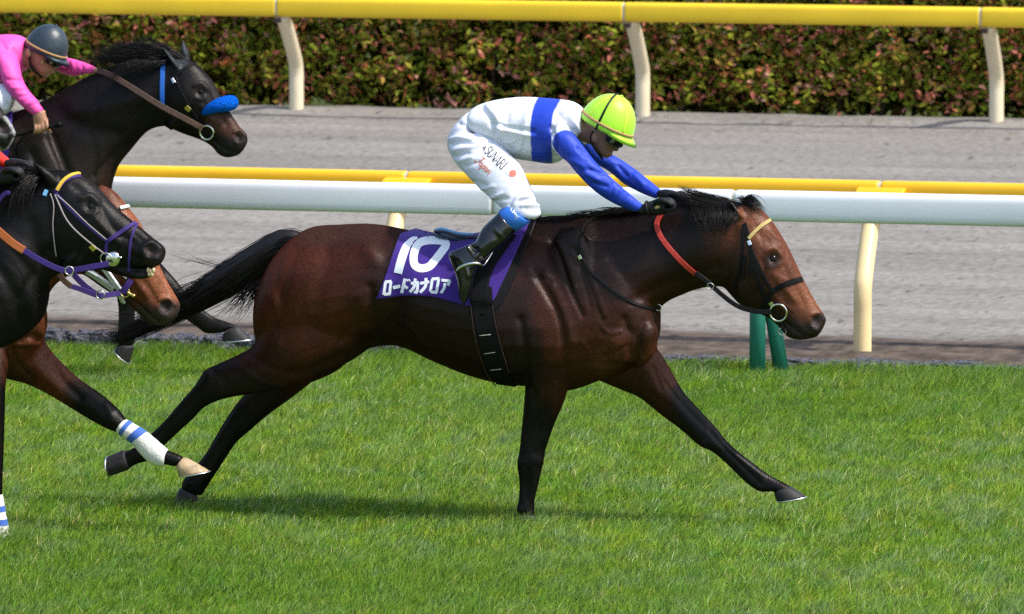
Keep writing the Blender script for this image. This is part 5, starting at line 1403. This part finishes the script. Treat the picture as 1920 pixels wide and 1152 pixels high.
# ================================================================== bay horse on the left, second in the near group
YC = -0.80
bc = empty("racehorse", Vector((P(60, 900, YC).x, YC, 0)), "bay racehorse with white bandaged forelegs behind the near black horse", "horse", "galloping racehorses")
mb = MB()
for s in ([(-560, 400, -560, 660, .27), (-380, 395, -370, 680, .29), (-240, 390, -220, 690, .29, 0, .1), (-130, 380, -110, 700, .26, 0, .35), (-60, 390, -40, 705, .235, 0, .4), (0, 430, 10, 700, .21), (50, 500, 55, 680, .16), (78, 560, 78, 640, .08), (84, 590, 83, 620, .04)],
          [(-130, 385, 40, 680, .19, 0, .5), (-60, 378, 70, 600, .16, 0, .4), (10, 368, 95, 545, .13, 0, .3), (80, 358, 125, 520, .11, 0, .2), (150, 352, 150, 515, .10, 0, .1), (200, 356, 165, 515, .08)],
          [(190, 345, 110, 465, .06), (216, 360, 125, 490, .085), (241, 390, 146, 508, .104), (262, 418, 170, 524, .10), (284, 465, 197, 543, .082), (302, 505, 226, 560, .068), (316, 533, 248, 578, .060), (330, 556, 268, 597, .060), (337, 572, 288, 610, .055), (334, 588, 306, 611, .044), (326, 600, 318, 608, .02)],
          [(70, 560, -40, 660, .11, .03), (80, 630, 0, 704, .105, .05), (98, 662, 50, 720, .085, .06), (126, 691, 88, 738, .070, .06), (153, 714, 118, 756, .056, .06), (192, 741, 160, 782, .048, .06), (222, 768, 200, 804, .047, .06), (240, 790, 220, 812, .038, .06), (272, 810, 248, 832, .032, .06), (303, 836, 277, 860, .036, .06), (316, 845, 305, 870, .034, .06), (345, 856, 330, 876, .032, .06)],
          [(20, 640, -60, 660, .10, -.12), (10, 720, -50, 725, .07, -.20), (8, 800, -38, 800, .05, -.20), (6, 860, -36, 862, .047, -.20), (4, 930, -30, 930, .034, -.20), (6, 978, -28, 978, .034, -.20), (12, 1010, -20, 1010, .036, -.20)]):
    mb.loft(s, YC, 24)
for sgn in (-1, 1):
    mb.loft([(-110, 430, -60, 430, .03, sgn * .15), (-100, 520, -20, 510, .06, sgn * .16), (-60, 600, 50, 590, .07, sgn * .15), (0, 650, 65, 650, .05, sgn * .12)], YC)
    mb.loft([(30, 580, 70, 560, .04, sgn * .10), (40, 640, 84, 610, .055, sgn * .09), (50, 665, 78, 645, .03, sgn * .07)], YC)
cst = [([(310, 574)], 8, -.022), ([(300, 562), (316, 560), (328, 572)], 4, .008), ([(297, 575), (302, 588), (312, 592)], 4, .006), ([(240, 556), (262, 574), (285, 596), (300, 606)], 3, -.008), ([(270, 530), (290, 560)], 7, -.006), ([(255, 528), (275, 552)], 6, .005), ([(300, 515), (318, 548)], 6, .004),
       ([(75, 638), (60, 630), (40, 640)], 6, -.012), ([(95, 670), (120, 715), (150, 745)], 7, -.009), ([(70, 690), (100, 720), (130, 748)], 8, .006), ([(60, 600)], 20, .012), ([(200, 760), (212, 790)], 6, .004), ([(20, 660), (40, 690), (60, 710)], 7, -.008)]
RB = (0.092, 0.027, 0.012)
cpaint = [([(300, 520), (325, 555)], 34, (0.24, 0.082, 0.038), .95), ([(250, 410), (270, 450)], 40, (0.21, 0.07, 0.032), .9), ([(325, 585), (300, 605), (270, 592)], 22, (0.035, 0.026, 0.024), .95), ([(230, 560), (190, 535)], 22, (0.03, 0.012, 0.008), .9), ([(310, 578)], 14, (0.06, 0.045, 0.042), .7),
          ([(170, 760), (230, 800), (340, 880)], 42, BLK, 1.0), ([(140, 730), (160, 750)], 18, BLK, .8), ([(-10, 760), (-10, 1000)], 60, BLK, 1.0), ([(0, 680), (40, 712)], 24, (0.03, 0.012, 0.008), .7)]
cbody = organic("body", mb, .0075, M['coat'], bc, lap=6, strokes=cst, base=RB, paint=cpaint, spots=[(60, 660, 40, 10), (85, 560, 30, 8), (150, 520, 25, 6)])
CB = bvh_of(cbody)
nostril(310, 574, 13, 11, -.9, CB, bc)
hoof(((331, 878), (348, 857)), ((336, 893), (392, 883)), YC + .06, .052, bc, M['hoof_pale'])
hoof(((-22, 1008), (14, 1008)), ((-26, 1034), (24, 1034)), YC - .20, .052, bc)


def bandage(rings_px, off, Y, w, stripes, leg):
    """bandage wrapped round a cannon: list of (upper px, lower px), blue stripes near the top"""
    R = []
    L = np.array([(a, b, c, d, ww) for (a, b), (c, d), ww in rings_px], float)
    L = cr(L, 6)
    th = np.linspace(0, 2 * math.pi, 26, endpoint=False)
    r_ = np.random.default_rng(3)
    for i, (a, b, c, d, ww) in enumerate(L):
        p_, q_ = np.array(P(a, b, Y + off)), np.array(P(c, d, Y + off))
        k = (0.86 if i in (0, len(L) - 1) else 1.0) * (1 + 0.012 * math.sin(i * 2.1))
        R.append([(p_ + q_) / 2 + math.cos(t) * (p_ - q_) / 2 * k + math.sin(t) * ww * k * np.array([0, 1, 0]) for t in th])
    root = empty("leg_bandage", Vector(np.mean(R[0], 0)), leg, "bandage", "leg bandages")
    MB().rings(R).build("wrap", M['bandage'], root)
    n = len(R)
    for f0, f1 in stripes:
        S = []
        for f in np.linspace(f0, f1, 4):
            x = f * (n - 1); i = min(int(x), n - 2); g = x - i
            ring = np.array(R[i]) * (1 - g) + np.array(R[i + 1]) * g
            c = ring.mean(0); S.append(c + (ring - c) * 1.025)
        MB().rings(S, False).build("stripe", M['bandage_blue'], root)
    return root


b1 = bandage([((233, 785), (217, 809), .040), ((246, 792), (228, 818), .043), ((275, 810), (247, 832), .041), ((303, 834), (274, 862), .044), ((314, 844), (296, 874), .045), ((314, 850), (309, 874), .040)], .06, YC, .04, [(.13, .22), (.31, .40)], "white bandage with two blue stripes on the outstretched foreleg")
bandage([((4, 926), (-32, 926), .042), ((7, 942), (-32, 942), .044), ((11, 968), (-32, 968), .043), ((17, 995), (-28, 995), .046), ((20, 1012), (-24, 1012), .046)], -.20, YC, .04, [(.32, .42), (.55, .65)], "white bandage with blue stripes on the planted leg at left edge")
WB = bvh_of(b1.children[0])
decal("mud_stain", [([(272, 838), (276, 842)], 3), ([(284, 846), (285, 852)], 2.5), ([(290, 858), (296, 860), (300, 864)], 3), ([(266, 828), (268, 833)], 2), ([(298, 848), (301, 853)], 2), ([(280, 856), (284, 862)], 2)], WB, M['mud'], b1, .0015, 3, 1.5)
b3 = empty("bridle", P(230, 520, YC), "white padded bridle on the bay horse behind the near black head", "bridle")
strap("brow_band", [(224, 392), (234, 389), (244, 391), (250, 398)], 7, CB, M['white_strap'], b3, lift=.008, thick=.006)
strap("chin_pad", [(165, 506), (182, 516), (198, 528), (216, 540)], 13, CB, M['white_strap'], b3, lift=.010, thick=.010)
strap("cheek_strap", [(196, 500), (206, 514), (216, 528), (226, 540)], 11, CB, M['white_strap'], b3, lift=.012, thick=.008)
strap("nose_band", [(234, 520), (240, 512), (246, 506)], 9, CB, M['white_strap'], b3, lift=.008)
strap("lip_strap", [(224, 548), (232, 562), (240, 578), (250, 588)], 10, CB, M['white_strap'], b3, lift=.008, thick=.006)
ring_at("bit_ring", 236, 546, 9, CB, M['brass'], b3, tube=.004, lift=.012)
strap("bit_bar", [(240, 546), (250, 552), (255, 554)], 6, CB, M['brass'], b3, lift=.012, step=3, flat=False)
rn3 = empty("reins", P(190, 550, YC - .15), "purple rein of the bay horse crossing below the black jaw", "reins")
strap("rein_grip", [(110, 512, YC - .25), (118, 525, YC - .24), (134, 538, YC - .22)], 11, CB, M['brown_leather'], rn3)
strap("rein", [(134, 537, YC - .22), (155, 544, YC - .2), (185, 555, YC - .17), (205, 553, YC - .14), (226, 550, YC - .11)], 10, CB, M['purple_strap'], rn3)
strap("rein", [(138, 515, YC - .22), (152, 530, YC - .2), (170, 545, YC - .18), (188, 556, YC - .17)], 11, CB, M['purple_strap'], rn3)
ring_at("rein_ring", 188, 553, 8, CB, M['steel'], rn3, tube=.003, Y=YC - .19)
strap("nose_rein", [(228, 550, YC - .11), (236, 540, YC - .11), (246, 525, YC - .10)], 12, CB, M['purple_strap'], rn3)

# ================================================================== near black horse
YN = -1.45
nb = empty("racehorse", Vector((P(-100, 1000, YN).x, YN, 0)), "black racehorse with purple bridle and yellow browband, nearest at left", "horse", "galloping racehorses")
mb = MB()
NS, ND = 1.0, (-1150, -52)
mb.loft(tr(TRUNK, ND[0], ND[1]), YN, 24)
mb.loft(tr(FORE_NEAR, ND[0] - 30, ND[1]), YN, 20)
mb.loft([tuple(q[:5]) + (.13,) for q in tr(FORE_NEAR, ND[0] - 60, ND[1] - 8)], YN, 20)
mb.loft(tr(HIND_NEAR, ND[0], ND[1]), YN, 20); mb.loft(tr(HIND_FAR, ND[0], ND[1]), YN, 20)
for s in ([(-150, 352, -20, 650, .20, 0, .5), (-90, 348, 40, 600, .17, 0, .4), (-30, 340, 76, 552, .145, 0, .3), (30, 332, 92, 528, .12, 0, .2), (75, 326, 108, 516, .105, 0, .1), (115, 322, 125, 508, .085)],
          [(80, 322, 60, 440, .06), (112, 318, 85, 480, .085), (150, 328, 118, 506, .104), (182, 351, 163, 509, .104), (210, 382, 203, 505, .082), (238, 406, 228, 505, .066), (264, 427, 248, 505, .058), (286, 446, 268, 504, .060), (302, 458, 286, 503, .055), (309, 468, 300, 496, .042), (307, 482, 304, 490, .02)],
          [(200, 480, 195, 506, .05), (225, 494, 220, 515, .042), (250, 503, 244, 522, .038), (272, 508, 266, 524, .034), (286, 510, 284, 520, .022)],
          [(92, 352, 112, 342, .025, -.055), (76, 330, 100, 326, .028, -.06), (64, 312, 80, 312, .020, -.065), (57, 300, 60, 303, .005, -.07)]):
    mb.loft(s, YN, 24)
for sgn in (-1, 1):
    mb.loft([(120, 490, 165, 450, .015, sgn * .072), (112, 500, 160, 480, .03, sgn * .068), (125, 508, 160, 498, .02, sgn * .055)], YN, 16)
nst_ = [([(168, 386)], 9, -.013), ([(150, 372), (168, 368), (182, 380)], 5, .010), ([(158, 400), (172, 402), (182, 396)], 4, .005), ([(190, 390), (215, 430), (250, 455)], 6, -.006), ([(178, 410), (205, 440), (222, 455)], 6, .006), ([(130, 500), (150, 480), (158, 450)], 6, -.008), ([(140, 350), (152, 360)], 8, -.006),
        ([(283, 470)], 8.5, -.024), ([(270, 460), (285, 455), (300, 466)], 4.5, .008), ([(268, 470), (276, 482), (292, 484)], 4.5, .007), ([(255, 440), (270, 455)], 6, -.004), ([(60, 420), (70, 480)], 14, -.008), ([(245, 478), (262, 488)], 5, -.005), ([(-20, 480), (20, 540), (40, 600)], 14, -.014), ([(0, 440), (50, 480), (75, 520)], 16, .010), ([(-60, 520), (-20, 580), (0, 640)], 14, .012), ([(90, 470), (60, 520), (40, 560)], 10, -.008)]
nbody = organic("body", mb, .0075, M['black_coat'], nb, lap=6, strokes=nst_, base=(0.0058, 0.0052, 0.0055), paint=[([(150, 350), (200, 390)], 26, (0.017, 0.016, 0.0165), .8), ([(290, 480), (300, 495)], 18, (0.022, 0.019, 0.019), .9), ([(270, 520)], 14, (0.026, 0.020, 0.019), .8)],
                spots=[(95, 520, 26, 8), (90, 345, 26, 6)])
NBV = bvh_of(nbody)
eye(169, 387, NBV, .025, nb, .66)
nostril(283, 471, 14, 9, .2, NBV, nb)
for x, y in ((278, 507), (283, 509), (288, 507), (280, 514), (285, 514)):
    MB().ball(np.array(P(x, y, YN - .03)), (.007, .012, .012)).build("tooth", M['teeth'], nb)
hair("mane", [[(100, 326, YN), (70, 318, YN - .02), (40, 325, YN - .03), (5, 345, YN - .04)], [(60, 332, YN), (30, 326, YN - .03), (0, 335, YN - .04), (-40, 350, YN - .05)], [(0, 338, YN), (-40, 330, YN - .03), (-80, 340, YN - .04), (-120, 352, YN - .05)]], 600, M['hair'], nb, jit=.008, width=.002, grow=2.0, lmin=.5, seed=31)
hair("mane", [[(85, 330, YN - .03), (62, 340, YN - .09), (48, 365, YN - .12), (42, 400, YN - .13)], [(60, 334, YN - .03), (35, 345, YN - .09), (20, 370, YN - .13), (15, 410, YN - .14)], [(20, 338, YN - .03), (-5, 350, YN - .10), (-20, 380, YN - .14), (-25, 420, YN - .15)]], 420, M['hair'], nb, jit=.010, width=.002, grow=2.0, lmin=.5, seed=32)
b4 = empty("bridle", Vector(hit(NBV, 150, 420)[0]), "purple bridle with yellow browband on the near black head", "bridle")
strap("brow_band", [(108, 358), (114, 346), (124, 336), (138, 329), (150, 328), (157, 331)], 7, NBV, M['yellow_band'], b4, lift=.006, thick=.006)
strap("brow_band_lining", [(105, 362), (111, 350), (121, 340), (135, 333), (150, 331)], 9, NBV, M['purple_strap'], b4, lift=.004)
strap("cheek_strap", [(104, 362), (125, 385), (150, 410), (175, 432), (200, 452)], 6, NBV, M['purple_strap'], b4)
strap("cheek_cord", [(107, 366), (128, 384), (152, 408), (176, 430), (200, 449)], 2.4, NBV, M['string'], b4, lift=.007, flat=False)
strap("bit_cord", [(104, 366), (112, 384), (119, 400), (128, 416), (142, 432), (160, 447), (180, 464), (198, 476)], 3.2, NBV, M['string'], b4, lift=.006, flat=False)
strap("throat_cord", [(95, 364), (101, 378), (102, 395), (100, 420), (102, 450), (106, 480)], 2.4, NBV, M['string'], b4, lift=.006, flat=False)
strap("number_tag", [(83, 362), (90, 364)], 12, NBV, M['sky_blue'], b4, lift=.010, step=3)
strap("buckle", [(170, 460), (178, 468)], 10, NBV, M['brass'], b4, lift=.008, step=3)
strap("nose_band", [(202, 452), (214, 444), (232, 432), (250, 421), (262, 418)], 8, NBV, M['purple_strap'], b4, lift=.006, thick=.005)
strap("nose_band", [(202, 452), (198, 466), (199, 480)], 6, NBV, M['purple_strap'], b4, lift=.005)
strap("flash_strap", [(256, 421), (248, 440), (244, 462), (242, 490), (242, 510)], 4.5, NBV, M['purple_strap'], b4, lift=.006)
hh = hit(NBV, 212, 483)
cp = MB(); cpts = np.array(hh[0]) + np.array(hh[1]) * .014
cp.ball(cpts, (.034, .010, .032), 18, 9).build("bit_cup", M['steel'], b4)
MB().tube([cpts + np.array([.028, -.008, .006]), cpts + np.array([.045, -.012, .008])], [.007, .004], 8).build("bit_spike", M['steel'], b4)
ring_at("bit_ring", 200, 482, 11, NBV, M['steel'], b4, tube=.003, lift=.018)
rn4 = empty("reins", P(60, 480, YN - .15), "rein with orange grip and purple webbing on the near black horse", "reins")
strap("rein_grip", [(-30, 410, YN - .22), (0, 436, YN - .20), (22, 455, YN - .18), (45, 470, YN - .17)], 15, NBV, M['orange'], rn4)
strap("rein", [(45, 470, YN - .17), (75, 488, YN - .16), (110, 505, YN - .15), (130, 508, YN - .14), (165, 502, YN - .13), (204, 495, YN - .115)], 11, NBV, M['purple_strap'], rn4)
ring_at("rein_ring", 130, 508, 8, NBV, M['steel'], rn4, tube=.003, Y=YN - .16)
strap("rein_end", [(-8, 385, YN - .20), (4, 368, YN - .20), (16, 358, YN - .20), (18, 364, YN - .2)], 8, NBV, M['purple_strap'], rn4)
jockey_main(-1222, -58, YN, "rider mostly out of frame showing only a red sleeve at left", [], (.68, .026, .012), (M['helmet_dark'], None), False, "jockeys", P(-300, 380, YN))

# ================================================================== the grey-muzzled horse entering at the left edge
YG = YB - 1.3
gm = empty("racehorse", Vector((P(-150, 800, YG).x, YG, 0)), "dark muzzle with pale lips entering at the left edge below pink arm", "horse", "galloping racehorses")
dx, dy = 28 - 1548, 250 - 600
mb = MB()
rot = [(q[0] + dx, q[1] + dy, q[2] + dx, q[3] + dy) + tuple(q[4:]) for q in HEAD]
mb.loft(rot, YG, 24)
mb.loft(tr(NECK, dx, dy), YG, 24)
gbody = organic("body", mb, .008, M['black_coat'], gm, lap=6, base=(0.016, 0.014, 0.014), shift=(dx, dy), strokes=[([(1524, 590)], 10, -.022), ([(1512, 576), (1530, 572), (1545, 590)], 5, .008), ([(1510, 594), (1530, 604), (1546, 600)], 5, .008), ([(1478, 612), (1500, 620), (1520, 624)], 4, -.010)],
                paint=[([(1530, 572), (1547, 592), (1549, 602)], 4, (0.34, 0.34, 0.35), .9), ([(1547, 612), (1540, 626), (1528, 636)], 4, (0.34, 0.34, 0.34), .9), ([(1512, 600), (1530, 606)], 4, (.16, .155, .15), .7), ([(1520, 634)], 6, (.30, .29, .22), .8)])
nostril(1526 + dx, 590 + dy, 11, 8, -.3, bvh_of(gbody), gm)
